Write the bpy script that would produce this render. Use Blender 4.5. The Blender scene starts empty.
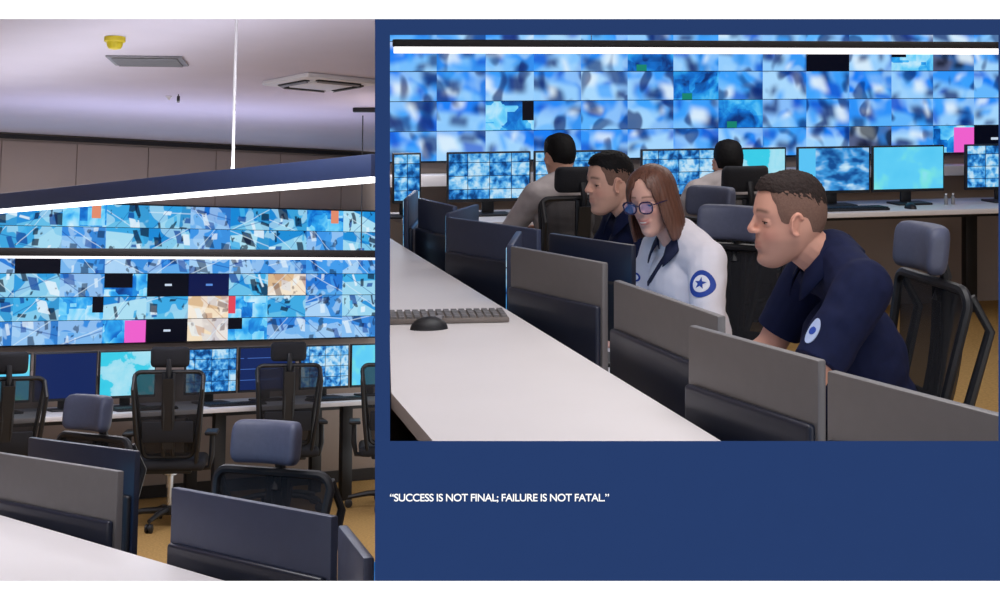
import bpy, bmesh, math, random
from mathutils import Vector, Matrix, noise

random.seed(7)
SC = bpy.context.scene
COL = SC.collection
PI = math.pi

# ------------------------------------------------------------------ camera
F = 1500.0            # focal length in pixels of the 1000 x 600 frame
HOR = 65.0            # picture row of the horizon of the right-hand room
EYE = Vector((0.0, 0.0, 1.65))
cam_d = bpy.data.cameras.new('camera')
cam_d.sensor_width = 36.0
cam_d.lens = 36.0 * F / 1000.0
cam_d.shift_y = -(300.0 - HOR) / 1000.0
cam_d.clip_start = 0.05
cam = bpy.data.objects.new('camera', cam_d)
cam.location = EYE
cam.rotation_euler = (PI / 2, 0, 0)
COL.objects.link(cam)
SC.camera = cam

# ------------------------------------------------------------------ world and exposure
w = bpy.data.worlds.new('world')
SC.world = w
w.use_nodes = True
w.node_tree.nodes['Background'].inputs[0].default_value = (1, 1, 1, 1)
w.node_tree.nodes['Background'].inputs[1].default_value = 1.2
vs = SC.view_settings
vs.view_transform = 'Standard'
vs.look = 'None'
vs.exposure = 0.0
vs.gamma = 1.0
vs.use_curve_mapping = False

# ------------------------------------------------------------------ the two rooms' frames
# right room: world axes, floor z = 0.  left room: own level, its floor dips away from the opening.
LEYE = 1.65
HL = 277.0             # picture row of the left room's horizon
vL = Vector((0.0, 1.0, (HOR - HL) / F)).normalized()
uL = vL.cross(Vector((0, 0, 1))).normalized()
wL = uL.cross(vL)
RL = Matrix((uL, vL, wL)).transposed()
ML = Matrix.Translation(EYE) @ RL.to_4x4() @ Matrix.Translation((0, 0, -LEYE))
MR = Matrix.Identity(4)
RLi = RL.transposed()


def Rp(px, py, Y=None, z=None):
    d = Vector(((px - 500) / F, 1.0, (HOR - py) / F))
    t = Y if Y is not None else (z - EYE.z) / d.z
    return EYE + d * t


def Lp(px, py, v=None, z=None):
    d = RLi @ Vector(((px - 500) / F, 1.0, (HOR - py) / F))
    t = v / d.y if v is not None else (z - LEYE) / d.z
    return Vector((0, 0, LEYE)) + d * t


def area(name, M, loc, sx, sy, power, col=(1, 1, 1), rot=(0, 0, 0)):
    l = bpy.data.lights.new(name, 'AREA')
    l.shape = 'RECTANGLE'
    l.size = sx
    l.size_y = sy
    l.energy = power
    l.color = col
    o = bpy.data.objects.new(name, l)
    o.matrix_world = M @ Matrix.Translation(loc) @ Matrix.Rotation(rot[2], 4, 'Z') @ Matrix.Rotation(rot[0], 4, 'X')
    COL.objects.link(o)
    return o


# added area lights that brighten the two rooms; no luminaires modelled
area('added_light_right_near', MR, (0.75, 3.5, 2.70), 1.7, 2.2, 36, (1.0, 0.99, 0.99))
area('added_light_right_far', MR, (1.9, 7.4, 2.70), 3.0, 1.2, 38, (1.0, 0.95, 0.9))
area('added_light_left_near', ML, (-1.1, 4.4, 2.66), 1.5, 1.4, 30, (0.97, 0.97, 1.0))
area('added_light_left_far', ML, (-2.0, 8.9, 2.66), 3.0, 0.7, 60, (0.98, 0.97, 1.0))

# ------------------------------------------------------------------ materials
MATS = {}


def s2l(c):
    return tuple(((x / 255.0) / 12.92 if x / 255.0 <= 0.04045 else ((x / 255.0 + 0.055) / 1.055) ** 2.4) for x in c)


def mat(name, col, rough=0.6, metal=0.0, var=0.06, scale=30.0, bump=0.0, spec=0.5, stretch=None):
    if name in MATS:
        return MATS[name]
    m = bpy.data.materials.new(name)
    m.use_nodes = True
    nt = m.node_tree
    b = nt.nodes['Principled BSDF']
    b.inputs['Roughness'].default_value = rough
    b.inputs['Metallic'].default_value = metal
    b.inputs['Specular IOR Level'].default_value = spec
    c = s2l(col)
    tc = nt.nodes.new('ShaderNodeTexCoord')
    mp = nt.nodes.new('ShaderNodeMapping')
    if stretch:
        mp.inputs['Scale'].default_value = stretch
    nz = nt.nodes.new('ShaderNodeTexNoise')
    nz.inputs['Scale'].default_value = scale
    nz.inputs['Detail'].default_value = 3
    nt.links.new(tc.outputs['Object'], mp.inputs['Vector'])
    nt.links.new(mp.outputs['Vector'], nz.inputs['Vector'])
    rp = nt.nodes.new('ShaderNodeValToRGB')
    rp.color_ramp.elements[0].position = 0.3
    rp.color_ramp.elements[1].position = 0.7
    rp.color_ramp.elements[0].color = tuple(x * (1 - var) for x in c) + (1,)
    rp.color_ramp.elements[1].color = tuple(min(1, x * (1 + var)) for x in c) + (1,)
    nt.links.new(nz.outputs['Fac'], rp.inputs['Fac'])
    nt.links.new(rp.outputs['Color'], b.inputs['Base Color'])
    if bump:
        bp = nt.nodes.new('ShaderNodeBump')
        bp.inputs['Strength'].default_value = bump
        bp.inputs['Distance'].default_value = 0.01
        nt.links.new(nz.outputs['Fac'], bp.inputs['Height'])
        nt.links.new(bp.outputs['Normal'], b.inputs['Normal'])
    MATS[name] = m
    return m


def emit(name, col, strength, front=1.0):
    if name in MATS:
        return MATS[name]
    m = bpy.data.materials.new(name)
    m.use_nodes = True
    b = m.node_tree.nodes['Principled BSDF']
    b.inputs['Base Color'].default_value = (0.02, 0.02, 0.02, 1)
    b.inputs['Roughness'].default_value = 0.3
    b.inputs['Emission Color'].default_value = s2l(col) + (1,)
    b.inputs['Emission Strength'].default_value = strength
    MATS[name] = m
    return m


class NB:
    """small node-building helper for screen materials"""

    def __init__(s, name, strength):
        s.m = bpy.data.materials.new(name)
        s.m.use_nodes = True
        s.nt = s.m.node_tree
        s.b = s.nt.nodes['Principled BSDF']
        s.b.inputs['Base Color'].default_value = (0.002, 0.002, 0.003, 1)
        s.b.inputs['Specular IOR Level'].default_value = 0.12
        s.b.inputs['Roughness'].default_value = 0.35
        s.b.inputs['Emission Strength'].default_value = strength
        tc = s.n('ShaderNodeTexCoord')
        s.obj = tc.outputs['Object']
        s.rnd = s.n('ShaderNodeObjectInfo').outputs['Random']
        MATS[name] = s.m

    def n(s, t, **k):
        x = s.nt.nodes.new(t)
        for a, b in k.items():
            setattr(x, a, b)
        return x

    def math(s, op, a, b=None, c=None):
        x = s.n('ShaderNodeMath', operation=op)
        for i, q in enumerate((a, b, c)):
            if q is None:
                continue
            if isinstance(q, (int, float)):
                x.inputs[i].default_value = q
            else:
                s.nt.links.new(q, x.inputs[i])
        return x.outputs[0]

    def vmul(s, v, k):
        x = s.n('ShaderNodeVectorMath', operation='MULTIPLY')
        s.nt.links.new(v, x.inputs[0])
        x.inputs[1].default_value = k
        return x.outputs[0]

    def noise(s, v, sc, w_=None, detail=2, dist=0.0):
        x = s.n('ShaderNodeTexNoise', noise_dimensions='4D')
        s.nt.links.new(v, x.inputs['Vector'])
        x.inputs['Scale'].default_value = sc
        x.inputs['Detail'].default_value = detail
        x.inputs['Distortion'].default_value = dist
        if w_ is not None:
            s.nt.links.new(w_, x.inputs['W'])
        return x.outputs['Fac']

    def voro(s, v, sc, w_=None, metric='CHEBYCHEV', feature='F1'):
        x = s.n('ShaderNodeTexVoronoi', voronoi_dimensions='4D', feature=feature)
        if feature == 'F1':
            x.distance = metric
        s.nt.links.new(v, x.inputs['Vector'])
        x.inputs['Scale'].default_value = sc
        if w_ is not None:
            s.nt.links.new(w_, x.inputs['W'])
        sp = s.n('ShaderNodeSeparateColor')
        s.nt.links.new(x.outputs['Color'] if 'Color' in x.outputs else x.outputs[0], sp.inputs[0])
        return sp.outputs[0]

    def ramp(s, fac, stops, const=False):
        x = s.n('ShaderNodeValToRGB')
        if const:
            x.color_ramp.interpolation = 'CONSTANT'
        e = x.color_ramp.elements
        while len(e) < len(stops):
            e.new(0.5)
        for i, (p, c) in enumerate(stops):
            e[i].position = p
            e[i].color = s2l(c) + (1,)
        s.nt.links.new(fac, x.inputs['Fac'])
        return x.outputs['Color']

    def mix(s, fac, a, b):
        x = s.n('ShaderNodeMix', data_type='RGBA')
        if isinstance(fac, (int, float)):
            x.inputs[0].default_value = fac
        else:
            s.nt.links.new(fac, x.inputs[0])
        for i, q in ((6, a), (7, b)):
            if isinstance(q, tuple):
                x.inputs[i].default_value = s2l(q) + (1,)
            else:
                s.nt.links.new(q, x.inputs[i])
        return x.outputs[2]

    def sep(s, v):
        x = s.n('ShaderNodeSeparateXYZ')
        s.nt.links.new(v, x.inputs[0])
        return x.outputs

    def out(s, col):
        s.nt.links.new(col, s.b.inputs['Emission Color'])
        return s.m


BLUES = [(0.0, (2, 8, 34)), (0.30, (8, 50, 120)), (0.42, (14, 110, 205)), (0.52, (46, 165, 240)), (0.62, (110, 208, 250)), (0.78, (205, 238, 252))]


def feed_mat(name, strength, soft, pal, dens=1.0):
    """one camera picture: floor, two walls, furniture, posts; soft = width of the transitions in metres"""
    b = NB(name, strength)
    r = b.rnd
    fr = lambda k: b.math('FRACT', b.math('MULTIPLY', r, k))
    r2, r3, r4, r5, r6 = fr(7.13), fr(13.71), fr(29.37), fr(53.91), fr(97.3)
    wv = b.math('MULTIPLY', r, 57.0)
    warp = b.noise(b.obj, 7 if soft > 0.01 else 9, wv, 1, 0.0)
    x, y, z = b.sep(b.obj)
    x = b.math('MULTIPLY_ADD', b.math('SUBTRACT', warp, 0.5), 0.04 if soft > 0.01 else 0.03, x)

    def step(val):
        m_ = b.n('ShaderNodeMapRange', interpolation_type='SMOOTHSTEP')
        m_.inputs['From Min'].default_value = -soft
        m_.inputs['From Max'].default_value = soft
        b.nt.links.new(val, m_.inputs['Value'])
        return m_.outputs[0]
    # wall / floor line
    sl = b.math('MULTIPLY', b.math('SUBTRACT', r2, 0.5), 1.3)
    wall = step(b.math('SUBTRACT', z, b.math('MULTIPLY_ADD', x, sl, b.math('MULTIPLY_ADD', r3, 0.10, -0.04))))
    side = step(b.math('SUBTRACT', x, b.math('MULTIPLY_ADD', z, b.math('MULTIPLY_ADD', r4, 1.6, -0.8), b.math('MULTIPLY_ADD', r5, 0.24, -0.02))))
    floor_c = b.mix(r3, pal[0], pal[1])
    wall_c = b.mix(r4, pal[2], pal[3])
    side_c = b.mix(r5, pal[3], pal[4])
    c = b.mix(wall, floor_c, wall_c)
    c = b.mix(side, c, side_c)
    # patches of light
    n1 = b.noise(b.obj, 7, wv, 1, 0.2)
    c = b.mix(b.math('MULTIPLY', step(b.math('MULTIPLY', b.math('SUBTRACT', n1, 0.54), 0.35)), 0.6), c, pal[1])
    # furniture, doors, posts: boxes of random place, size and tone
    tones = [pal[4], pal[5], (226, 242, 252), pal[3], pal[5]]
    for i, tone in enumerate(tones):
        f1, f2, f3, f4 = fr(11.3 + 17.7 * i), fr(19.9 + 23.3 * i), fr(41.7 + 13.9 * i), fr(67.1 + 31.3 * i)
        cx = b.math('MULTIPLY_ADD', f1, 0.30, -0.15)
        cz = b.math('MULTIPLY_ADD', f2, 0.17, -0.085)
        hx = b.math('MULTIPLY_ADD', f3, 0.035 if soft < 0.01 else 0.06, 0.008 if soft < 0.01 else 0.015)
        hz = b.math('MULTIPLY_ADD', f4, 0.045, 0.008 if soft < 0.01 else 0.015)
        shx = b.math('MULTIPLY_ADD', b.math('SUBTRACT', z, cz), b.math('MULTIPLY_ADD', f4, 0.9, -0.45), b.math('SUBTRACT', x, cx))
        kx_ = step(b.math('SUBTRACT', hx, b.math('ABSOLUTE', shx)))
        kz_ = step(b.math('SUBTRACT', hz, b.math('ABSOLUTE', b.math('MULTIPLY_ADD', shx, b.math('MULTIPLY_ADD', f3, 0.6, -0.3), b.math('SUBTRACT', z, cz)))))
        c = b.mix(b.math('MULTIPLY', b.math('MULTIPLY', kx_, kz_), 0.85 * dens), c, tone)
    # thin straight lines: rails, ceiling edges
    for i in range(2 if soft < 0.01 else 0):
        f1, f2 = fr(83.3 + 7.7 * i), fr(37.9 + 11.1 * i)
        dd = b.math('SUBTRACT', b.math('MULTIPLY_ADD', x, b.math('MULTIPLY_ADD', f1, 2.4, -1.2), z), b.math('MULTIPLY_ADD', f2, 0.2, -0.1))
        ln = step(b.math('SUBTRACT', 0.003 + soft * 0.2, b.math('ABSOLUTE', dd)))
        c = b.mix(b.math('MULTIPLY', ln, 0.6), c, (pal[4], (220, 240, 252), pal[5])[i])
    n2 = b.noise(b.vmul(b.obj, (1, 1, 0.75)), 17 if soft < 0.01 else 9, wv, 2 if soft < 0.01 else 0, 0.3)
    blot = step(b.math('MULTIPLY', b.math('SUBTRACT', n2, 0.65), 0.14 if soft < 0.01 else 0.5))
    c = b.mix(b.math('MULTIPLY', blot, 0.8 * dens), c, pal[5])
    return b.out(c)


PAL_C = [(84, 184, 230), (178, 226, 244), (18, 132, 212), (64, 176, 232), (6, 74, 158), (3, 14, 50)]
PAL_B = [(80, 164, 234), (172, 212, 246), (20, 108, 206), (66, 156, 236), (10, 64, 156), (4, 14, 56)]
PAL_A = [(84, 176, 252), (168, 216, 253), (14, 122, 244), (60, 162, 252), (6, 80, 206), (4, 34, 110)]
PAL_W = [(240, 214, 170), (246, 240, 232), (220, 178, 120), (214, 220, 230), (190, 140, 110), (90, 60, 70)]
PAL_D = [(74, 84, 120), (96, 110, 150), (60, 66, 96), (50, 120, 200), (30, 40, 80), (14, 16, 34)]

ES = 1.0
FEED_L = [feed_mat('feed_rooms', ES, 0.004, PAL_C), feed_mat('feed_corridor', ES, 0.004, PAL_B, 0.8), feed_mat('feed_yard', ES, 0.004, PAL_C, 1.0)]
FEED_R = [feed_mat('soft_feed_rooms', ES, 0.032, PAL_A), feed_mat('soft_feed_corridor', ES, 0.028, PAL_A, 0.9), feed_mat('soft_feed_yard', ES, 0.034, PAL_A, 1.0)]
PEACH = feed_mat('feed_warm', ES, 0.005, PAL_W, 0.7)
BROWNF = feed_mat('feed_dim', ES, 0.03, PAL_D)


def offline_mat(name, mark, bg=(3, 6, 22)):
    b = NB(name, ES)
    x, y, z = b.sep(b.obj)
    m1 = b.math('LESS_THAN', b.math('ABSOLUTE', x), 0.028)
    m2 = b.math('LESS_THAN', b.math('ABSOLUTE', z), 0.008)
    return b.out(b.mix(b.math('MULTIPLY', m1, m2), bg, mark))


OFF = offline_mat('feed_offline', (200, 215, 235))
OFFB = offline_mat('feed_offline_blue', (90, 140, 220), (10, 22, 74))
BLACK = offline_mat('feed_black', (3, 6, 22))


def split_mat(name, base_stops, rect, colr, strength=ES, sharp=True):
    """a feed with a plain rectangle (x0, x1, z0, z1 in metres about the centre)"""
    b = NB(name, strength)
    wv = b.math('MULTIPLY', b.rnd, 57.0)
    n1 = b.noise(b.obj, 6, wv, 3, 0.8)
    v1 = b.voro(b.obj, 9, wv)
    val = b.math('MULTIPLY_ADD', v1, 0.3 if sharp else 0.1, b.math('MULTIPLY', n1, 0.8))
    c = b.ramp(val, base_stops)
    x, y, z = b.sep(b.obj)
    k = b.math('MULTIPLY', b.math('GREATER_THAN', x, rect[0]), b.math('LESS_THAN', x, rect[1]))
    k = b.math('MULTIPLY', k, b.math('MULTIPLY', b.math('GREATER_THAN', z, rect[2]), b.math('LESS_THAN', z, rect[3])))
    return b.out(b.mix(k, c, colr))


MAG = split_mat('feed_magenta', BLUES, (0.0, 0.2, -0.1, 0.08), (238, 96, 205))
HALFB = split_mat('feed_half_black', BLUES, (-0.2, 0.05, -0.02, 0.1), (4, 6, 20))
CORNB = split_mat('feed_corner_black', BLUES, (0.08, 0.2, -0.03, 0.1), (4, 6, 20))
CORNL = split_mat('feed_corner_black_left', BLUES, (-0.2, -0.05, 0.0, 0.1), (4, 6, 20))
ORNG = split_mat('feed_orange_edge', BLUES, (0.05, 0.12, -0.02, 0.1), (225, 140, 110))
REDE = split_mat('feed_red_edge', BLUES, (-0.2, -0.11, -0.05, 0.1), (225, 70, 90))
GRN = split_mat('feed_green_spot', BLUES, (-0.1, -0.03, -0.1, -0.05), (20, 130, 110), sharp=False)


def monitor_screen(name, kind, strength=1.0):
    if name in MATS:
        return MATS[name]
    b = NB(name, strength)
    wv = b.math('MULTIPLY', b.rnd, 31.0)
    x, y, z = b.sep(b.obj)
    if kind == 'grid':
        cx, cz = 0.135, 0.08
        v = b.vmul(b.obj, (1 / cx, 1, 1 / cz))
        br = b.noise(b.obj, 24, wv, 2, 0.3)
        fl = b.n('ShaderNodeVectorMath', operation='FLOOR')
        b.nt.links.new(v, fl.inputs[0])
        wn = b.n('ShaderNodeTexWhiteNoise', noise_dimensions='4D')
        b.nt.links.new(fl.outputs[0], wn.inputs['Vector'])
        b.nt.links.new(wv, wn.inputs['W'])
        val = b.math('MULTIPLY_ADD', b.math('SUBTRACT', wn.outputs['Value'], 0.5), 0.30, b.math('MULTIPLY_ADD', b.math('SUBTRACT', br, 0.5), 1.35, 0.56))
        c = b.ramp(val, [(0.0, (4, 26, 66)), (0.3, (14, 72, 136)), (0.45, (40, 128, 206)), (0.6, (104, 184, 236)), (0.8, (190, 224, 244))])
        fx = b.math('FRACT', b.math('MULTIPLY', x, 1 / cx))
        fz = b.math('FRACT', b.math('MULTIPLY', z, 1 / cz))
        ln = b.math('MAXIMUM', b.math('LESS_THAN', fx, 0.03), b.math('LESS_THAN', fz, 0.05))
        return b.out(b.mix(ln, c, (8, 30, 74)))
    if kind == 'map':
        n1 = b.noise(b.obj, 5, wv, 4, 0.6)
        n2 = b.noise(b.obj, 30, wv, 4, 0.2)
        val = b.math('MULTIPLY_ADD', b.math('SUBTRACT', n2, 0.5), 0.12, n1)
        return b.out(b.ramp(val, [(0.0, (40, 190, 225)), (0.44, (60, 205, 232)), (0.47, (150, 220, 240)), (0.6, (170, 226, 242)), (0.8, (205, 240, 248))]))
    if kind == 'ui':
        lines = b.math('LESS_THAN', b.math('PINGPONG', z, 0.04), 0.0022)
        seg = b.math('GREATER_THAN', b.noise(b.vmul(b.obj, (1, 1, 0.2)), 9, wv, 0, 0), 0.52)
        c = b.mix(b.math('MULTIPLY', lines, seg), (18, 38, 92), (70, 110, 190))
        side = b.math('LESS_THAN', x, -0.225)
        return b.out(b.mix(side, c, (120, 190, 225)))
    if kind == 'cyan':
        n1 = b.noise(b.obj, 6, wv, 2, 0.3)
        return b.out(b.ramp(n1, [(0.0, (70, 190, 240)), (0.5, (95, 205, 245)), (0.62, (120, 225, 225)), (0.8, (150, 225, 250))]))
    if kind == 'window':
        n1 = b.noise(b.vmul(b.obj, (0.7, 1, 1.3)), 12, wv, 2, 0.2)
        c = b.ramp(n1, [(0.0, (2, 22, 60)), (0.4, (20, 80, 150)), (0.52, (60, 150, 220)), (0.68, (200, 232, 248))])
        side = b.math('LESS_THAN', x, -0.13)
        return b.out(b.mix(side, c, (90, 195, 245)))


M_white = mat('white_paint', (255, 255, 255), 0.7, var=0.0)
M_navyp = mat('navy_paint', (27, 52, 99), 0.7, var=0.01, spec=0.1)
M_letter = mat('white_lettering', (255, 255, 255), 0.6, var=0.0)
M_ceil = mat('ceiling_plaster', (222, 216, 232), 0.8, var=0.02, scale=3)
M_taupe = mat('taupe_panel', (168, 152, 144), 0.7, var=0.04, scale=2)
M_taupe2 = mat('taupe_wall', (156, 142, 134), 0.75, var=0.04, scale=2)
M_joint = mat('dark_joint', (60, 54, 52), 0.8)
M_dark = mat('dark_trim', (26, 24, 28), 0.6)
M_carpet = mat('beige_carpet', (172, 138, 86), 0.95, var=0.18, scale=60, bump=0.4, spec=0.1)
M_top = mat('white_laminate', (226, 222, 224), 0.45, var=0.02, scale=3)
M_edge = mat('grey_edge', (120, 112, 108), 0.6)
M_blk = mat('black_metal', (22, 23, 28), 0.5, var=0.1)
M_plas = mat('black_plastic', (26, 28, 34), 0.45, var=0.08)
M_leath = mat('charcoal_vinyl', (78, 84, 108), 0.5, var=0.06, scale=60, bump=0.05)
M_seat = mat('black_fabric', (24, 26, 34), 0.85, var=0.15, scale=120, bump=0.1)
M_chrome = mat('chrome', (190, 192, 196), 0.25, metal=1.0, var=0.02)
M_silver = mat('silver_plastic', (112, 110, 112), 0.42, metal=0.25, var=0.03)
M_slate = mat('slate_plastic', (58, 66, 92), 0.4, metal=0.2, var=0.05)
M_slatel = mat('slate_gloss_plastic', (32, 38, 56), 0.28, var=0.05)
M_key = mat('key_plastic', (120, 118, 120), 0.5, var=0.1)
M_yel = mat('yellow_plastic', (226, 206, 46), 0.45)
M_grey = mat('grey_metal', (140, 140, 146), 0.5, var=0.05)
M_whitep = mat('white_plastic', (236, 236, 240), 0.5, var=0.01)
M_house = mat('navy_aluminium', (46, 62, 104), 0.5, metal=0.0, var=0.04)
M_led = emit('led_strip', (255, 255, 255), 3.0)
M_led2 = emit('led_strip_far', (255, 250, 250), 1.6)

m = bpy.data.materials.new('chair_mesh')
m.use_nodes = True
nt = m.node_tree
tr = nt.nodes.new('ShaderNodeBsdfTransparent')
mx = nt.nodes.new('ShaderNodeMixShader')
mx.inputs[0].default_value = 0.86
nt.nodes['Principled BSDF'].inputs['Base Color'].default_value = s2l((22, 24, 32)) + (1,)
nt.nodes['Principled BSDF'].inputs['Roughness'].default_value = 0.8
nt.links.new(tr.outputs[0], mx.inputs[1])
nt.links.new(nt.nodes['Principled BSDF'].outputs[0], mx.inputs[2])
nt.links.new(mx.outputs[0], nt.nodes['Material Output'].inputs[0])
M_mesh = m


# ------------------------------------------------------------------ mesh helpers
class MB:
    def __init__(s):
        s.bm = bmesh.new()

    def box(s, c, d, rot=None, bev=0.0, seg=2):
        r = bmesh.ops.create_cube(s.bm, size=1.0)
        vs_ = r['verts']
        M = Matrix.Translation(c) @ (rot.to_4x4() if rot else Matrix.Identity(4)) @ Matrix.Diagonal((d[0], d[1], d[2], 1))
        bmesh.ops.transform(s.bm, matrix=M, verts=vs_)
        if bev:
            es = set(e for v in vs_ for e in v.link_edges)
            bmesh.ops.bevel(s.bm, geom=list(es), offset=bev, segments=seg, affect='EDGES', profile=0.5)
        return s

    def tube(s, pts, r, n=8, cap=True, closed=False):
        pts = [Vector(p) for p in pts]
        rs = r if isinstance(r, (list, tuple)) else [r] * len(pts)
        rings = []
        k = len(pts)
        up = None
        for i, p in enumerate(pts):
            if closed:
                t = pts[(i + 1) % k] - pts[i - 1]
            else:
                t = pts[min(i + 1, k - 1)] - pts[max(i - 1, 0)]
            t.normalize()
            if up is None:
                up = Vector((0, 0, 1)) if abs(t.z) < 0.9 else Vector((1, 0, 0))
            a = (up - t * up.dot(t)).normalized()
            up = a
            b = t.cross(a)
            rings.append([s.bm.verts.new(p + (a * math.cos(2 * PI * j / n) + b * math.sin(2 * PI * j / n)) * rs[i]) for j in range(n)])
        for i in range(k if closed else k - 1):
            A, B = rings[i], rings[(i + 1) % k]
            for j in range(n):
                s.bm.faces.new((A[j], A[(j + 1) % n], B[(j + 1) % n], B[j]))
        if cap and not closed:
            s.bm.faces.new(rings[0][::-1])
            s.bm.faces.new(rings[-1])
        return s

    def prism(s, poly, z0, z1, M=None):
        a = [s.bm.verts.new((x, y, z0)) for x, y in poly]
        b = [s.bm.verts.new((x, y, z1)) for x, y in poly]
        n = len(poly)
        s.bm.faces.new(a[::-1])
        s.bm.faces.new(b)
        for i in range(n):
            s.bm.faces.new((a[i], a[(i + 1) % n], b[(i + 1) % n], b[i]))
        if M is not None:
            bmesh.ops.transform(s.bm, matrix=M, verts=a + b)
        return s

    def lathe(s, prof, c=(0, 0, 0), n=20, M=None):
        rings = []
        for r, z in prof:
            rings.append([s.bm.verts.new((c[0] + r * math.cos(2 * PI * j / n), c[1] + r * math.sin(2 * PI * j / n), c[2] + z)) for j in range(n)])
        for A, B in zip(rings, rings[1:]):
            for j in range(n):
                s.bm.faces.new((A[j], A[(j + 1) % n], B[(j + 1) % n], B[j]))
        s.bm.faces.new(rings[0][::-1])
        s.bm.faces.new(rings[-1])
        if M is not None:
            bmesh.ops.transform(s.bm, matrix=M, verts=[v for r in rings for v in r])
        return s

    def ell(s, c, r, rot=None, seg=20, ring=14):
        q = bmesh.ops.create_uvsphere(s.bm, u_segments=seg, v_segments=ring, radius=1.0)
        M = Matrix.Translation(c) @ (rot.to_4x4() if rot else Matrix.Identity(4)) @ Matrix.Diagonal((r[0], r[1], r[2], 1))
        bmesh.ops.transform(s.bm, matrix=M, verts=q['verts'])
        return s

    def caps(s, p0, r0, p1, r1, n=16):
        p0, p1 = Vector(p0), Vector(p1)
        d = p1 - p0
        L = max(d.length, 1e-6)
        t = d / L
        pts, rs = [], []
        for k in range(5):
            a = PI / 2 * (1 - k / 4.0)
            pts.append(p0 - t * r0 * math.sin(a)); rs.append(max(r0 * math.cos(a), 1e-4))
        for k in range(5):
            a = PI / 2 * k / 4.0
            pts.append(p1 + t * r1 * math.sin(a)); rs.append(max(r1 * math.cos(a), 1e-4))
        return s.tube(pts, rs, n)

    def chain(s, pts, rs, n=16):
        for i in range(len(pts) - 1):
            s.caps(pts[i], rs[i], pts[i + 1], rs[i + 1], n)
        return s

    def mesh(s, name, smooth=True):
        bmesh.ops.recalc_face_normals(s.bm, faces=s.bm.faces[:])
        me = bpy.data.meshes.new(name)
        s.bm.to_mesh(me)
        s.bm.free()
        if smooth:
            for p in me.polygons:
                p.use_smooth = True
            try:
                me.set_sharp_from_angle(angle=math.radians(38))
            except Exception:
                pass
        return me

    def build(s, name, material, parent=None, M=None, smooth=True):
        me = s.mesh(name, smooth)
        return link(name, me, material, parent, M)


def link(name, me, material, parent=None, M=None):
    if material is not None and not me.materials:
        me.materials.append(material)
    o = bpy.data.objects.new(name, me)
    COL.objects.link(o)
    if parent is not None:
        o.parent = parent
    if M is not None:
        o.matrix_local = M
    return o


def tag(o, label, cat, group=None):
    o['label'] = label
    o['category'] = cat
    if group:
        o['group'] = group
    return o


def struct(o):
    o['kind'] = 'structure'
    return o


def thing(name, label, cat, M, group=None):
    o = bpy.data.objects.new(name, None)
    o.empty_display_size = 0.1
    COL.objects.link(o)
    o.matrix_world = M
    return tag(o, label, cat, group)


def copy_tree(root, label, M, group=None, swap=None):
    c = root.copy()
    COL.objects.link(c)
    c.matrix_world = M
    c['label'] = label
    if group:
        c['group'] = group
    for ch in list(root.children):
        d = ch.copy()
        COL.objects.link(d)
        d.parent = c
        for g in list(ch.children):
            e = g.copy()
            COL.objects.link(e)
            e.parent = d
    return c


def place(M, p, yaw, s=1.0):
    return M @ Matrix.Translation(p) @ Matrix.Rotation(yaw, 4, 'Z') @ Matrix.Scale(s, 4)


def yaw_of(d):
    return math.atan2(d[1], d[0])


# ------------------------------------------------------------------ front wall with its two openings (plane Y = 2)
WY = 2.0


def wx(px):
    return (px - 500) / F * WY


def wz(py):
    return EYE.z + (HOR - py) / F * WY


def frame_mesh(outer, inner, y0, t, ch):
    """rectangular board with a rectangular hole; the hole's edge is splayed by ch towards the back"""
    b = MB()
    bm = b.bm
    x0, x1, z0, z1 = outer
    a0, a1, c0, c1 = inner

    def ring(xa, xb, za, zb, y):
        return [bm.verts.new(p) for p in ((xa, y, za), (xb, y, za), (xb, y, zb), (xa, y, zb))]
    of, ob = ring(x0, x1, z0, z1, y0), ring(x0, x1, z0, z1, y0 + t)
    hf, hb = ring(a0, a1, c0, c1, y0), ring(a0 - ch, a1 + ch, c0 - ch, c1 + ch, y0 + t)
    for i in range(4):
        j = (i + 1) % 4
        bm.faces.new((of[i], of[j], hf[j], hf[i]))
        bm.faces.new((ob[i], hb[i], hb[j], ob[j]))
        bm.faces.new((of[i], ob[i], ob[j], of[j]))
        bm.faces.new((hf[i], hf[j], hb[j], hb[i]))
    return b


struct(frame_mesh((wx(-900), wx(1900), wz(1300), wz(-700)), (wx(-110), wx(1070), wz(581), wz(19)), WY, 0.03, 0.02).build('wall_front', M_white, smooth=False))
struct(frame_mesh((wx(375), wx(1070), wz(581), wz(19)), (wx(390), wx(998.5), wz(441), wz(35)), WY, 0.014, 0.007).build('wall_center', M_navyp, smooth=False))

# lettering on the navy wall
cu = bpy.data.curves.new('lettering', 'FONT')
cu.body = '\u201cSUCCESS IS NOT FINAL; FAILURE IS NOT FATAL.\u201d'
cu.size = 0.0155
cu.extrude = 0.0006
cu.offset = 0.00012
cu.space_character = 0.93
to = bpy.data.objects.new('lettering_tmp', cu)
COL.objects.link(to)
dg = bpy.context.evaluated_depsgraph_get()
me = bpy.data.meshes.new_from_object(to.evaluated_get(dg))
bpy.data.objects.remove(to)
xs = [v.co.x for v in me.vertices]
zs = [v.co.y for v in me.vertices]
kx = (wx(609) - wx(390)) / (max(xs) - min(xs))
capH = 0.0
kz = (wz(493.6) - wz(501.2)) / 0.0112
mnx = min(xs)
for v in me.vertices:
    x, y, z = v.co
    v.co = (wx(390) + (x - mnx) * kx, WY - 0.0006 - z, wz(501.0) + y * kz)
me.materials.clear()
let = link('wall_lettering', me, M_letter)
tag(let, 'white capital lettering on the navy wall below the right opening', 'lettering')

# ------------------------------------------------------------------ right room shell
E1 = Vector((0.967, 0.2535, 0)).normalized()       # along the video wall
E2 = Vector((-0.2535, 0.967, 0)).normalized()      # away from the viewer
DESK0 = Rp(830, 213, z=0.75)                       # a point on the back desk's front edge


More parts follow.
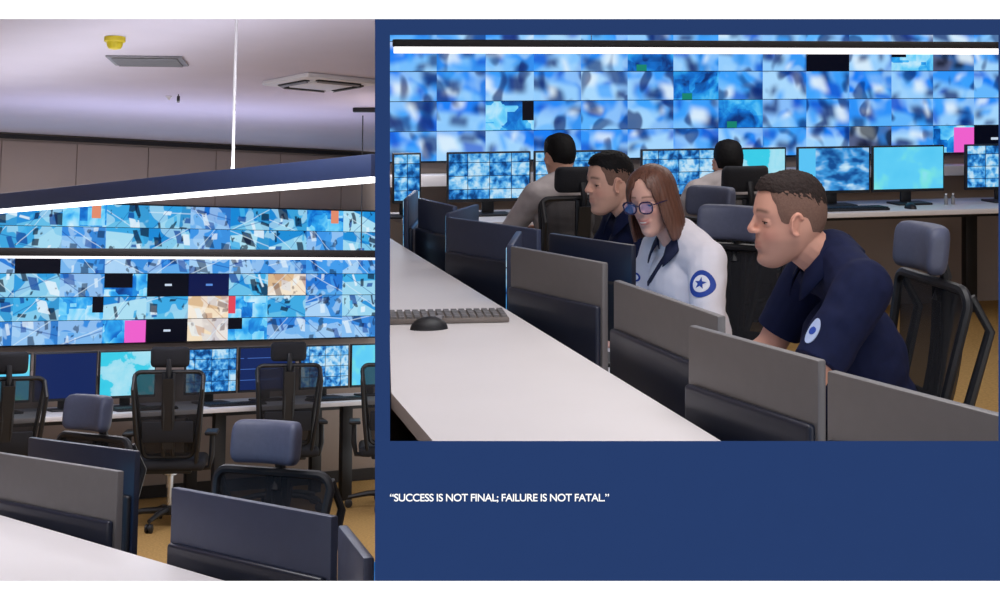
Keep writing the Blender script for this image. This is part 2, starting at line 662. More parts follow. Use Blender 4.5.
def pt(a, b, z=0.0):
    p = DESK0 + E1 * a + E2 * b
    return Vector((p.x, p.y, z))


PS = (382.5 - 500) / F                              # partition: X = PS * Y


def along_partition(b, off=0.02):
    """a such that pt(a, b) lies on the partition plane (plus a little)"""
    p = DESK0 + E2 * b
    # p.x + E1.x a = PS (p.y + E1.y a) + off
    return (PS * p.y + off - p.x) / (E1.x - PS * E1.y)


WB = 0.98                                           # distance desk front edge -> back wall
aL = along_partition(WB)
pl = pt(aL, WB)
prr = pt(4.2, WB)
struct(MB().prism([(PS * WY + 0.03, WY + 0.05), (6.2, WY + 0.05), (6.2, prr.y + 0.1), (prr.x, prr.y), (pl.x, pl.y)], -0.06, 0.0).build('floor', M_carpet, smooth=False))
struct(MB().prism([(PS * WY + 0.03, WY + 0.05), (6.2, WY + 0.05), (6.2, prr.y + 0.1), (prr.x, prr.y), (pl.x, pl.y)], 2.75, 2.81).build('ceiling', M_ceil, smooth=False))
wq = pt(4.2, WB + 0.06)
wq2 = pt(aL, WB + 0.06)
struct(MB().prism([(pl.x, pl.y), (prr.x, prr.y), (wq.x, wq.y), (wq2.x, wq2.y)], 0, 2.75).build('wall_back', M_taupe2, smooth=False))
struct(MB().box((6.23, (WY + prr.y) / 2 + 0.1, 1.37), (0.06, prr.y - WY, 2.75)).build('wall_right', M_taupe2, smooth=False))
# partition between the two rooms: the near piece reaches below, the far piece stands on the right room's floor
pang = math.atan(PS)
for nm, ya, yb, za, zb in (('wall_partition', WY + 0.02, 6.0, -1.6, 2.9), ('wall_partition_far', 6.0, 12.6, -0.06, 2.9)):
    L = (yb - ya) / math.cos(pang)
    pm = Matrix.Translation((PS * (ya + yb) / 2, (ya + yb) / 2, (za + zb) / 2)) @ Matrix.Rotation(-pang, 4, 'Z')
    struct(MB().box((0, 0, 0), (0.012, L, zb - za)).build(nm, M_taupe2, M=pm, smooth=False))


# ------------------------------------------------------------------ video walls
def feed_mesh(cw, ch):
    return MB().box((0, 0.012, 0), (cw - 0.005, 0.024, ch - 0.005)).mesh('camera_feed', smooth=False)


def video_wall(M, cols, rows, cw, ch, z0, label, pick, mats):
    """M maps local (x along wall, y into wall, z up) at the wall's bottom left"""
    root = thing('video_wall', label, 'video wall', M)
    MB().box((cols * cw / 2, 0.045, z0 + rows * ch / 2), (cols * cw + 0.02, 0.04, rows * ch + 0.02)).build('backing', M_dark, root, smooth=False)
    base = {}
    for c in range(cols):
        for r in range(rows):
            mt = pick(c, r)
            if mt is None:
                mt = mats[(c * 7 + r * 5 + (c * r) % 3 + int(noise.random() * 0)) % len(mats)]
            if mt.name not in base:
                e = feed_mesh(cw, ch)
                e.materials.append(mt)
                base[mt.name] = e
            o = bpy.data.objects.new('camera_feed', base[mt.name])
            COL.objects.link(o)
            o.parent = root
            o.location = ((c + 0.5) * cw, 0, z0 + (rows - 0.5 - r) * ch)
    return root


def frame_M(org, ax, ay):
    m_ = Matrix.Identity(4)
    for i in range(3):
        m_[i][0] = ax[i]
        m_[i][1] = ay[i]
        m_[i][2] = (0, 0, 1)[i]
        m_[i][3] = org[i]
    return m_


CW, CH = 0.317, 0.188
a0 = along_partition(WB - 0.08, 0.03)
# align a column joint with the one seen over the seated visitor
ncolR = 15


def pickR(c, r):
    d = {(2, 4): CORNB, (9, 2): BLACK, (11, 2): CORNL, (12, 5): MAG, (13, 5): OFF, (10, 5): BROWNF, (5, 2): GRN, (6, 3): GRN, (3, 2): None, (2, 2): BLACK if False else None,
         (7, 4): GRN, (12, 2): BROWNF}
    return d.get((c, r))


vo = pt(a0, WB - 0.08)
video_wall(frame_M((vo.x, vo.y, 0), E1, E2), ncolR, 6, CW, CH, 1.045, 'video wall of soft blue camera feeds behind the three seated people', pickR, FEED_R)
# white ledge under the right video wall
q0, q1 = along_partition(WB - 0.1, 0.03), 4.1
lm = frame_M(pt(0, 0), E1, E2)
tag(MB().box(((q0 + q1) / 2, WB - 0.10, 0.93), (q1 - q0, 0.18, 0.07), bev=0.006).build('wall_ledge', M_top, M=lm), 'white ledge running under the video wall behind the seated people', 'ledge')


# ------------------------------------------------------------------ pendant lamps
def pendant(M, p0, p1, hgt, wid, led, label, led_h, house, drops=(), ceil=2.75, drop_mat=None, drop_r=0.002, up=0.0, upcol=(1, 1, 1)):
    d = (Vector(p1) - Vector(p0))
    L = d.length
    ang = yaw_of(d)
    Mx = M @ Matrix.Translation(p0) @ Matrix.Rotation(ang, 4, 'Z')
    root = thing('pendant_lamp', label, 'pendant lamp', Mx)
    MB().box((L / 2, 0, hgt / 2 + led_h), (L, wid, hgt), bev=0.004).build('housing', house, root)
    MB().box((L / 2, 0, led_h / 2 + 0.0005), (L - 0.01, wid * 0.86, led_h), bev=0.003).build('diffuser', led, root)
    if up:                                   # added area light to brighten the ceiling, not part of the lamp
        area('added_uplight', Mx, (L / 2, 0, hgt + led_h + 0.004), L * 0.96, wid * 0.6, up, upcol, (PI, 0, 0))
    for t in drops:
        MB().tube([(L * t, 0, hgt + led_h - 0.002), (L * t, 0, ceil - p0[2])], drop_r, 8).build('suspension_cable', drop_mat or M_grey, root)
    return root


z_p = 1.703
pa = along_partition(-1.6, 0.05)
p0 = pt(pa, -1.6, z_p)
p1 = pt(3.3, -1.6, z_p)
pendant(MR, p0, p1, 0.034, 0.06, M_led2, 'long thin dark pendant lamp with white strip above the seated people', 0.030, M_dark, (0.15, 0.55, 0.9))


# ------------------------------------------------------------------ desks
def back_desk(M, a_, b_, depth, z, label, leg_xs, group='back desks'):
    """M: local x along the desk, y depth away; top height z"""
    root = thing('long_desk', label, 'desk', M)
    MB().box(((a_ + b_) / 2, depth / 2, z - 0.016), (b_ - a_, depth, 0.032), bev=0.004).build('desktop', M_top, root)
    for x in leg_xs:
        MB().box((x, 0.12, (z - 0.032) / 2), (0.085, 0.06, z - 0.033), bev=0.004).build('leg', M_blk, root)
        MB().box((x, depth - 0.12, (z - 0.032) / 2), (0.085, 0.06, z - 0.033), bev=0.004).build('leg', M_blk, root)
    MB().box(((a_ + b_) / 2, depth - 0.2, z - 0.07), (b_ - a_ - 0.1, 0.03, 0.07)).build('beam', M_blk, root)
    return root


dl = max(along_partition(0.0, 0.03), along_partition(0.72, 0.03)) + 0.01
back_desk(frame_M(pt(0, 0), E1, E2), dl, 3.3, 0.72, 0.75, 'long white desk under the far monitors behind the seated people', (dl + 0.4, -0.2, 1.33, 3.1))


# ------------------------------------------------------------------ monitors.  local: screen faces +X, y sideways, origin on the desk
def make_monitor(label, M, shell, screen, group=None, wdt=0.54, hgt=0.32, bot=0.085, tilt=0.0, dark_lower=M_slatel, name='monitor', base=(0.02, 0.17)):
    root = thing(name, label, 'monitor', M, group)
    Rt = Matrix.Rotation(tilt, 3, 'Y')
    cz = bot + hgt / 2
    MB().box((0, 0, cz), (0.022, wdt, hgt), bev=0.005).build('shell', shell, root)
    MB().box((-0.017, 0, bot + hgt * 0.31), (0.022, wdt * 0.965, hgt * 0.60), bev=0.009, seg=3).build('rear_housing', dark_lower, root)
    s = MB().box((0, 0, 0), (wdt - 0.022, 0.004, hgt - 0.03)).build('screen', screen, root, smooth=False)
    # screen local axes: x across the picture (left to right for a viewer in front), y depth, z up
    s.matrix_local = Matrix.Translation((0.0115, 0, cz + 0.004)) @ Matrix.Rotation(PI / 2, 4, 'Z')
    MB().box((0.0118, 0, bot + 0.0075), (0.003, wdt - 0.01, 0.013)).build('chin_bezel', M_plas, root, smooth=False)
    MB().box((-0.030, 0, (bot + 0.05) / 2 + 0.006), (0.022, 0.075, bot + 0.04), bev=0.006).build('stand_neck', M_plas, root)
    MB().box((base[0], 0, 0.007), (base[1], 0.24, 0.0135), bev=0.005).build('stand_base', M_plas, root)
    return root


S_grid = monitor_screen('screen_camera_grid', 'grid', 1.0)
S_map = monitor_screen('screen_map', 'map', 1.0)
S_ui = monitor_screen('screen_dark_interface', 'ui', 1.0)
S_cyan = monitor_screen('screen_cyan_page', 'cyan', 1.0)
S_win = monitor_screen('screen_window', 'window', 1.0)

# far monitors of the right room (screens to us)
faceR = yaw_of(-E2)


def farR(pxl, pxr, screen, label, ymid=183, b=0.42, h=0.30):
    # position along the desk from the picture columns at desk depth b
    def a_at(px):
        p = (px - 500) / F
        q = DESK0 + E2 * b
        return (p * q.y - q.x) / (E1.x - p * E1.y)
    a_, c_ = a_at(pxl), a_at(pxr)
    q = pt((a_ + c_) / 2, b, 0.75)
    return make_monitor(label, place(MR, q, faceR), M_plas, screen, 'far monitors behind the seated people', wdt=(c_ - a_) * 0.985, hgt=h, bot=0.08)


farR(392, 421, S_grid, 'small glowing far monitor at the left edge of the right view')
farR(446, 531, S_grid, 'far monitor with bright blue camera grid left of the person in grey')
farR(533, 612, S_grid, 'far monitor mostly hidden behind the black-haired person in grey')
farR(640, 715, S_grid, 'far monitor with blue feeds visible above the woman\u2019s hair')
farR(717, 786, S_map, 'far pale monitor hidden behind the far darkened headrest')
farR(796, 870, S_win, 'far monitor with a dark window beside the cyan screen')
farR(871, 944, S_cyan, 'far monitor showing a plain cyan page')
farR(964, 1040, S_grid, 'far dark blue monitor cut by the right edge')

# keyboard and mouse on the far desk
kd = frame_M(pt(0, 0), E1, E2)
for a_, lab in ((-0.2, None), (0.12, 'x')):
    pass


def make_keyboard(label, M, L=0.44, D=0.14, name='keyboard', key=M_key, body=M_plas):
    root = thing(name, label, 'keyboard', M)
    MB().box((0, 0, 0.008), (L, D, 0.014), bev=0.004).build('case', body, root)
    kb = MB()
    nx, ny = int(L / 0.0225), 5
    for i in range(nx):
        for j in range(ny):
            kb.box((-L / 2 + 0.014 + (L - 0.028) * i / (nx - 1), -D / 2 + 0.02 + (D - 0.04) * j / (ny - 1), 0.018), (0.016, 0.018, 0.007))
    k = kb.build('keys', key, root, smooth=False)
    k['kind'] = 'stuff'
    return root


def make_mouse(label, M):
    root = thing('computer_mouse', label, 'mouse', M)
    b = MB().ell((0, 0, 0.0), (0.055, 0.032, 0.036))
    for v in b.bm.verts:
        if v.co.z < 0.0:
            v.co.z = 0.0
    b.build('body', M_plas, root)
    MB().box((0.028, 0, 0.031), (0.018, 0.006, 0.012), bev=0.002).build('scroll_wheel', M_grey, root)
    return root


q = pt(0.22, 0.13, 0.75)
make_keyboard('black keyboard on the far desk in front of the cyan screen', place(MR, q, yaw_of(E1)), key=M_plas)
q = pt(0.62, 0.13, 0.75)
make_mouse('dark mouse on the far desk beside the black keyboard', place(MR, q, yaw_of(E2)))

for a_px, lab in ((946, 'small pale bottle on the far desk, left of the pair'), (953, 'small pale bottle on the far desk, right of the pair')):
    pp = (a_px - 500) / F
    qq = DESK0 + E2 * 0.32
    aa = (pp * qq.y - qq.x) / (E1.x - pp * E1.y)
    rb = thing('small_bottle', lab, 'bottle', place(MR, pt(aa, 0.32, 0.75), 0), 'bottles on the far desk')
    MB().lathe([(0.010, 0.0), (0.0125, 0.003), (0.0125, 0.045), (0.006, 0.056), (0.006, 0.062)], n=12).build('body', M_grey, rb)
    MB().lathe([(0.0072, 0.062), (0.0072, 0.071)], n=12).build('cap', M_whitep, rb)

# ------------------------------------------------------------------ right room: raised counter and work desk
CZ = 0.90


def edgeX(Y, off=0.0):
    return 0.413 - 0.262 * (Y - 3.10) + off


def part_cross(off):
    # Y where the counter line meets the partition
    return (0.413 + 0.262 * 3.10 + off - 0.02) / (0.262 + PS)


yF, yN = part_cross(0.0), part_cross(-0.575)
ys = 2.12
cang = math.atan(0.262)
CM = Matrix.Translation((0.1, 4.0, 0)) @ Matrix.Rotation(cang, 4, 'Z')
CMi = CM.inverted()


def loc2(poly_):
    return [tuple((CMi @ Vector((x, y, 0)))[:2]) for x, y in poly_]


root = thing('raised_counter', 'white raised counter in the foreground with keyboard and mouse', 'counter', CM)
poly = [(edgeX(ys, -0.575), ys), (edgeX(ys), ys), (edgeX(yF), yF), (edgeX(yN, -0.575), yN)]
MB().prism(loc2(poly), CZ - 0.035, CZ).build('countertop', M_top, root, smooth=False)
poly2 = [(edgeX(ys, -0.05), ys + .02), (edgeX(ys, -0.02), ys + .02), (edgeX(yF - 0.3, -0.02), yF - 0.3), (edgeX(yF - 0.3, -0.05), yF - 0.3)]
MB().prism(loc2(poly2), 0.0, CZ - 0.036).build('privacy_panel', M_edge, root, smooth=False)
DZ = 0.68
yW = (0.413 + 0.262 * 3.10 + 0.01 - 0.03) / (0.262 + PS)
poly3 = [(edgeX(ys, 0.005), ys), (edgeX(ys, 0.60), ys), (edgeX(8.0, 0.60), 8.0), (PS * 8.0 + 0.02, 8.0), (edgeX(yW, 0.01), yW)]
root = thing('work_desk', 'white work desk the three seated people sit at', 'desk', CM)
MB().prism(loc2(poly3), DZ - 0.03, DZ).build('desktop', M_top, root, smooth=False)
for yy in (2.3, 4.7, 7.2):
    for lx in (edgeX(yy, 0.5), max(edgeX(yy, 0.12), PS * yy + 0.08)):
        (qx, qy), = loc2([(lx, yy)])
        MB().box((qx, qy, (DZ - 0.03) / 2), (0.06, 0.06, DZ - 0.032), bev=0.004).build('leg', M_blk, root)

ZT = 1.08


def nearR(pl_, pr_, label, shell=M_slate, screen=S_grid, wdt=0.50, flip=False, anchor='l', low=M_slatel, top=ZT, base=(0.02, 0.17)):
    """monitor seen from behind: top corners given as picture points on the plane z = top"""
    A, B = Rp(*pl_, z=top), Rp(*pr_, z=top)
    d = (B - A)
    d.z = 0
    wdt = max(wdt, d.length)
    d.normalize()
    mid = (A + d * wdt / 2) if anchor == 'l' else (B - d * wdt / 2)
    face = Vector((-d.y, d.x))            # screen normal: away from the viewer
    if flip:
        face = -face
    hgt = 0.32
    return make_monitor(label, place(MR, (mid.x, mid.y, DZ), yaw_of(face)), shell, screen, 'monitors on the people\u2019s work desk', wdt=wdt, hgt=hgt, bot=top - DZ - hgt, dark_lower=low, base=base)


nearR((692, 325), (822, 360), 'grey monitor back in front of the man in the navy polo', M_silver, wdt=0.44)
nearR((831, 370), (1000, 414), 'grey monitor back in the bottom right corner', M_silver, wdt=0.50)
nearR((617, 280), (722, 316), 'grey monitor back in front of the woman\u2019s white jacket', M_silver, wdt=0.52)
nearR((513, 246), (601, 262), 'light silver monitor back beside the keyboard', M_silver, wdt=0.48)
nearR((551, 233), (634, 245), 'black monitor behind the light silver one, below the woman', M_slatel, wdt=0.42, low=M_plas)
nearR((449, 217), (535, 229), 'navy monitor back, widest of the cluster left of the silver one', M_slate, wdt=0.54)
nearR((420, 198), (455, 206), 'navy monitor back second from the left end of the row', M_slate, wdt=0.40)
nearR((510, 245), (519, 231), 'monitor seen edge-on left of the light silver one', M_slate, wdt=0.30, anchor='l', base=(0.045, 0.11))
nearR((448, 213), (474, 205), 'monitor angled behind the widest navy one', M_slate, wdt=0.38)
nearR((406, 199), (416, 190), 'narrow navy monitor edge at the left end of the row', M_slate, wdt=0.40, anchor='r')

q = Rp(452, 316, z=CZ)
make_keyboard('grey keyboard lying across the white raised counter', place(MR, (-0.155, 4.42, CZ), 0.12), L=0.35, D=0.15, body=M_edge)
q = Rp(429, 329, z=CZ)
make_mouse('small black mouse on the white raised counter', place(MR, q, 0.25))


# ------------------------------------------------------------------ office chair.  local: faces +X, origin on the floor
def rounded_loop(w0, w1, z0, z1, r, x_of, n=5):
    """closed loop in (y, z): trapezoid, half-widths w0 at z0 (bottom) and w1 at z1 (top)"""
    cs = [(-w0, z0, 180), (w0, z0, 270), (w1, z1, 0), (-w1, z1, 90)]
    pts = []
    for (y, z, a) in cs:
        sy = 1 if y > 0 else -1
        sz = 1 if z == z1 else -1
        cy, cz_ = y - sy * r, z - sz * r
        for k in range(n + 1):
            t = math.radians(a + 90 * k / n)
            yy, zz = cy + r * math.cos(t), cz_ + r * math.sin(t)
            pts.append((x_of(zz), yy, zz))
    return pts


def make_chair(label, M):
    root = thing('office_chair', label, 'chair', M, 'office chairs')

    def xo(z):                       # backrest profile
        t = (z - 0.50) / 0.5
        return -0.19 - 0.10 * t - 0.03 * math.sin(t * PI)
    # seat cushion
    b = MB().box((0.03, 0, 0.415), (0.48, 0.48, 0.075), bev=0.032, seg=4)
    b.build('seat', M_seat, root)
    MB().box((0.02, 0, 0.368), (0.34, 0.3, 0.024), bev=0.008).build('seat_pan', M_plas, root)
    loop = rounded_loop(0.165, 0.225, 0.47, 1.03, 0.045, xo)
    MB().tube(loop, 0.0145, 8, closed=True).build('backrest_frame', M_plas, root)
    # mesh panel
    g = MB()
    ny, nz = 8, 12
    grid = []
    for i in range(nz + 1):
        z = 0.475 + 0.55 * i / nz
        hw = 0.162 + 0.06 * (z - 0.47) / 0.56
        grid.append([g.bm.verts.new((xo(z) - 0.012 * (1 - ((2 * j / ny) - 1) ** 2), hw * (2 * j / ny - 1), z)) for j in range(ny + 1)])
    for i in range(nz):
        for j in range(ny):
            g.bm.faces.new((grid[i][j], grid[i][j + 1], grid[i + 1][j + 1], grid[i + 1][j]))
    g.build('back_mesh', M_mesh, root)
    # central band and lumbar pad behind the mesh
    b = MB()
    for i in range(9):
        z0, z1 = 0.48 + 0.06 * i, 0.54 + 0.06 * i
        b.tube([(xo(z0) - 0.03, -0.03, z0), (xo(z1) - 0.03, -0.03, z1)], 0.014, 6)
        b.tube([(xo(z0) - 0.03, 0.03, z0), (xo(z1) - 0.03, 0.03, z1)], 0.014, 6)
    b.box((xo(0.76) - 0.032, 0, 0.76), (0.012, 0.07, 0.47), rot=Matrix.Rotation(-0.2, 3, 'Y'))
    b.build('spine_band', M_plas, root)
    MB().box((xo(0.64) - 0.035, 0, 0.64), (0.02, 0.33, 0.14), rot=Matrix.Rotation(-0.15, 3, 'Y'), bev=0.008).build('lumbar_pad', M_seat, root)
    # outer struts
    for s_ in (-1, 1):
        MB().tube([(-0.10, s_ * 0.13, 0.37), (-0.19, s_ * 0.18, 0.41), (-0.28, s_ * 0.205, 0.64), (-0.355, s_ * 0.225, 0.92), (xo(1.015) - 0.012, s_ * 0.220, 1.015)], [0.013, 0.016, 0.016, 0.014, 0.012], 8).build('back_strut', M_plas, root)
    # headrest, a curved cushion
    h = MB()
    nu, nv = 18, 10
    R_ = []
    for i in range(nu + 1):
        a = math.sin(PI / 2 * (-1 + 2 * i / nu))
        en = 1.0 if abs(a) < 0.80 else max(0.12, math.sqrt(max(0.0, 1 - ((abs(a) - 0.80) / 0.20) ** 2)))
        hw = 0.126 * a
        xc = -0.285 + 0.035 * a * a
        prof = []
        sh = (1 - abs(a) ** 6) ** 0.5 * 0.9 + 0.1 if abs(a) < 1 else 0.1
        for k in range(nv * 2):
            t = 2 * PI * k / (nv * 2)
            cx_, cz_ = math.cos(t), math.sin(t)
            ex = 0.55
            px_ = 0.034 * math.copysign(abs(cx_) ** ex, cx_) * (0.35 + 0.65 * en)
            pz_ = 0.068 * math.copysign(abs(cz_) ** ex, cz_) * (0.55 + 0.45 * en)
            prof.append(h.bm.verts.new((xc + px_ + 0.02 * (pz_ / 0.08) * -0.4, hw, 1.125 + pz_)))
        R_.append(prof)
    for A, B in zip(R_, R_[1:]):
        for k in range(len(A)):
            h.bm.faces.new((A[k], A[(k + 1) % len(A)], B[(k + 1) % len(A)], B[k]))
    h.bm.faces.new(R_[0])
    h.bm.faces.new(R_[-1][::-1])
    h.build('headrest', M_leath, root)
    MB().tube([(xo(0.98) - 0.02, 0, 0.97), (-0.335, 0, 1.04), (-0.312, 0, 1.11)], 0.018, 8).build('headrest_post', M_plas, root)
    # armrests
    for s_ in (-1, 1):
        a = MB().tube([(0.0, s_ * 0.16, 0.37), (-0.02, s_ * 0.26, 0.38), (-0.02, s_ * 0.275, 0.46), (-0.01, s_ * 0.275, 0.595)], [0.016, 0.018, 0.02, 0.018], 8).build('arm_post', M_plas, root)
        MB().box((0.03, s_ * 0.27, 0.608), (0.25, 0.085, 0.026), bev=0.011, seg=3).build('arm_pad', M_plas, root)
    MB().lathe([(0.05, 0.358), (0.05, 0.335), (0.026, 0.33), (0.026, 0.25), (0.017, 0.249), (0.017, 0.10)], n=14).build('gas_lift', M_chrome, root)
    MB().lathe([(0.045, 0.075), (0.05, 0.085), (0.045, 0.13), (0.028, 0.135)], n=14).build('hub', M_plas, root)
    for k in range(5):
        a = 2 * PI * k / 5 + 0.3
        c, s_ = math.cos(a), math.sin(a)
        lg = MB().tube([(0.03 * c, 0.03 * s_, 0.105), (0.17 * c, 0.17 * s_, 0.10), (0.31 * c, 0.31 * s_, 0.075)], [0.024, 0.02, 0.014], 8).build('base_leg', M_plas, root)
        cb = MB()
        cm = Matrix.Translation((0.31 * c, 0.31 * s_, 0.03)) @ Matrix.Rotation(a, 4, 'Z') @ Matrix.Rotation(PI / 2, 4, 'X')
        cb.lathe([(0.02, -0.024), (0.029, -0.02), (0.029, -0.006), (0.018, -0.005), (0.018, 0.005), (0.029, 0.006), (0.029, 0.02), (0.02, 0.024)], n=14, M=cm)
        cb.tube([(0.31 * c, 0.31 * s_, 0.03), (0.31 * c, 0.31 * s_, 0.075)], 0.008, 6)
        cb.build('caster', M_blk, root)
    return root


# ------------------------------------------------------------------ people.  local: faces +X, left is +Y, origin on the floor under the hips
def remesh(b, voxel, smooth=0, factor=0.5):
    me = b.mesh('tmp', smooth=False)
    o = bpy.data.objects.new('tmp', me)
    COL.objects.link(o)
    md = o.modifiers.new('r', 'REMESH')
    md.mode = 'VOXEL'
    md.voxel_size = voxel
    if smooth:
        sm = o.modifiers.new('s', 'SMOOTH')
        sm.iterations = smooth
        sm.factor = factor
    dg_ = bpy.context.evaluated_depsgraph_get()
    out = bpy.data.meshes.new_from_object(o.evaluated_get(dg_))
    bpy.data.objects.remove(o)
    bpy.data.meshes.remove(me)
    for p in out.polygons:
        p.use_smooth = True
    return out


def skin_mat(name):
    m_ = bpy.data.materials.new(name)
    m_.use_nodes = True
    n_ = m_.node_tree
    b = n_.nodes['Principled BSDF']
    at = n_.nodes.new('ShaderNodeAttribute')
    at.attribute_name = 'Col'
    n_.links.new(at.outputs['Color'], b.inputs['Base Color'])
    b.inputs['Roughness'].default_value = 0.5
    b.inputs['Specular IOR Level'].default_value = 0.35
    b.inputs['Subsurface Weight'].default_value = 0.0
    return m_


def smooth01(x):
    x = max(0.0, min(1.0, x))
    return x * x * (3 - 2 * x)


HEAD_Z = [  # z, front x, back x, half width
    (0.1260, 0.000, -0.022, 0.006), (0.1235, 0.022, -0.045, 0.032), (0.115, 0.043, -0.064, 0.048), (0.100, 0.063, -0.083, 0.061), (0.080, 0.077, -0.096, 0.0695),
    (0.055, 0.085, -0.1035, 0.0755), (0.030, 0.0885, -0.1065, 0.078), (0.012, 0.086, -0.106, 0.0775), (-0.005, 0.083, -0.102, 0.0765), (-0.022, 0.083, -0.094, 0.0745),
    (-0.040, 0.084, -0.082, 0.0705), (-0.058, 0.0850, -0.066, 0.0650), (-0.074, 0.0835, -0.050, 0.0590), (-0.088, 0.0825, -0.034, 0.0520), (-0.101, 0.0810, -0.014, 0.0430),
    (-0.113, 0.0740, 0.010, 0.0310), (-0.121, 0.0600, 0.026, 0.0180), (-0.124, 0.045, 0.036, 0.004)]


def gau(dx, s_):
    return math.exp(-dx * dx / (2 * s_ * s_))


def head_level(u):
    tab = HEAD_Z
    k = min(int(u), len(tab) - 2)
    f = u - k
    P = [tab[max(0, min(len(tab) - 1, k + o))] for o in (-1, 0, 1, 2)]       # Catmull-Rom between the levels
    return [0.5 * ((2 * P[1][c]) + (-P[0][c] + P[2][c]) * f + (2 * P[0][c] - 5 * P[1][c] + 4 * P[2][c] - P[3][c]) * f * f + (-P[0][c] + 3 * P[1][c] - 3 * P[2][c] + P[3][c]) * f ** 3) for c in range(4)]


def head_pt(q, th, fem=False, relief=True):
    """point of the head's surface on the level q = (z, front, back, half width) at angle th"""
    z, xf, xb, hw = q
    hw = max(hw, 0.003)
    if fem:
        lowf = smooth01((-z) / 0.08)
        hw *= 1 - 0.15 * lowf
        xf -= 0.005 * lowf
    xk = smooth01((-0.02 - z) / 0.07)
    xc = ((xf + xb) / 2 * 0.55 + (-0.012) * 0.45) * (1 - xk) + (xf * 0.35 + xb * 0.65) * xk
    xc = min(max(xc, xb + 0.004), xf - 0.004)
    c_, s_ = math.cos(th), math.sin(th)
    e = 0.97 if c_ > 0 else 0.96
    x = xc + (xf - xc if c_ > 0 else xc - xb) * math.copysign(abs(c_) ** e, c_)
    y = hw * math.copysign(abs(s_) ** e, s_)
    if c_ > 0 and relief:
        ay = abs(y)
        x -= 0.0090 * gau(ay - 0.031, 0.0115) * gau(z - 0.003, 0.0105)                  # eye sockets
        x += 0.0032 * gau(ay - 0.030, 0.018) * gau(z - 0.028, 0.008) * (0.3 if fem else 1.0)   # brow
        x += 0.0040 * gau(ay - 0.042, 0.014) * gau(z + 0.026, 0.013)                    # cheekbone
        x += 0.0040 * gau(ay, 0.022) * gau(z + 0.057, 0.014)                            # mouth
        x -= 0.0040 * gau(ay, 0.020) * gau(z + 0.082, 0.007)                            # below the lip
        x += 0.0050 * gau(ay, 0.018) * gau(z + 0.103, 0.010) * (0.6 if fem else 1.0)    # chin
        x -= 0.0022 * gau(ay - 0.030, 0.006) * gau(z + 0.048, 0.014)                    # fold beside the nose
    return Vector((x, y, z))


LEVELS = [head_level(i / 170 * (len(HEAD_Z) - 1)) for i in range(171)]


def skull_at(z, th):
    k = min(range(len(LEVELS)), key=lambda i: abs(LEVELS[i][0] - z))
    return head_pt(LEVELS[k], th, relief=False)


def head_prims(b, H, fem=False):
    """H: 4x4 from head space (forward +X, centre of the head at origin) to person space"""
    t = MB()
    rings = []
    n = 72
    nz = 70
    for i in range(nz + 1):
        q = head_level(i / nz * (len(HEAD_Z) - 1))
        rings.append([t.bm.verts.new(head_pt(q, 2 * PI * j / n, fem)) for j in range(n)])
    for A, B in zip(rings, rings[1:]):
        for j in range(n):
            t.bm.faces.new((A[j], A[(j + 1) % n], B[(j + 1) % n], B[j]))
    t.bm.faces.new(rings[0][::-1])
    t.bm.faces.new(rings[-1])
    k = 0.76 if fem else 1.0
    t.chain([(0.082, 0, 0.022), (0.0915, 0, 0.003), (0.1025, 0, -0.0155)], [0.0080 * k, 0.0080 * k, 0.0092 * k])
    t.ell((0.097, 0, -0.0205), (0.0125 * k, 0.0115 * k, 0.0078))
    for s_ in (-1, 1):
        t.ell((0.0905, s_ * 0.0118 * k, -0.0215), (0.0105, 0.0068 * k, 0.0068))
        # eyelids
        c = Vector((0.0615, s_ * 0.031, 0.003))
        for zz, r in ((0.0066, 0.0044), (-0.0082, 0.0034)):
            pts = []
            for i in range(7):
                a_ = -1 + 2 * i / 6
                pts.append(c + Vector((0.0115 * math.cos(a_ * 1.15), 0.0180 * a_, zz * math.cos(a_ * 1.2))))
            t.tube(pts, r, 8)
        # ear
        if not fem:
            Re = Matrix.Rotation(-0.12, 3, 'Y') @ Matrix.Rotation(s_ * 0.40, 3, 'Z')
            t.ell((0.004, s_ * 0.0775, -0.004), (0.016, 0.0055, 0.026), rot=Re)
            rim = []
            for i in range(9):
                a_ = math.radians(150 - 270 * i / 8)
                rim.append(Vector((0.004, s_ * 0.0785, -0.002)) + Re @ Vector((0.0155 * math.cos(a_), s_ * (0.006 - 0.004 * math.cos(a_)), 0.028 * math.sin(a_))))
            t.tube(rim, [0.0045] * 6 + [0.0045, 0.0055, 0.006], 8)
        else:
            t.ell((-0.006, s_ * 0.0735, -0.020), (0.010, 0.005, 0.014))
    w_ = 0.025 if fem else 0.023
    lift = 0.005 if fem else 0.0
    for s_ in (-1, 1):
        for (x0, z0, r0, x1, z1, r1) in ((0.0862, -0.0530, 0.0046, 0.0745, -0.0572 + lift, 0.0028), (0.0850, -0.0645, 0.0052, 0.0745, -0.0605 + lift, 0.0028)):
            pts = [(x0 - 0.0002, 0, z0), (x0, s_ * 0.004, z0), ((x0 * 0.62 + x1 * 0.38), s_ * w_ * 0.62, z0 * 0.55 + z1 * 0.45), (x1, s_ * w_, z1)]
            t.chain(pts, [r0, r0, r0 * 0.85, r1], 10)
    me = t.mesh('h', smooth=False)
    me.transform(H)
    b.bm.from_mesh(me)
    bpy.data.meshes.remove(me)


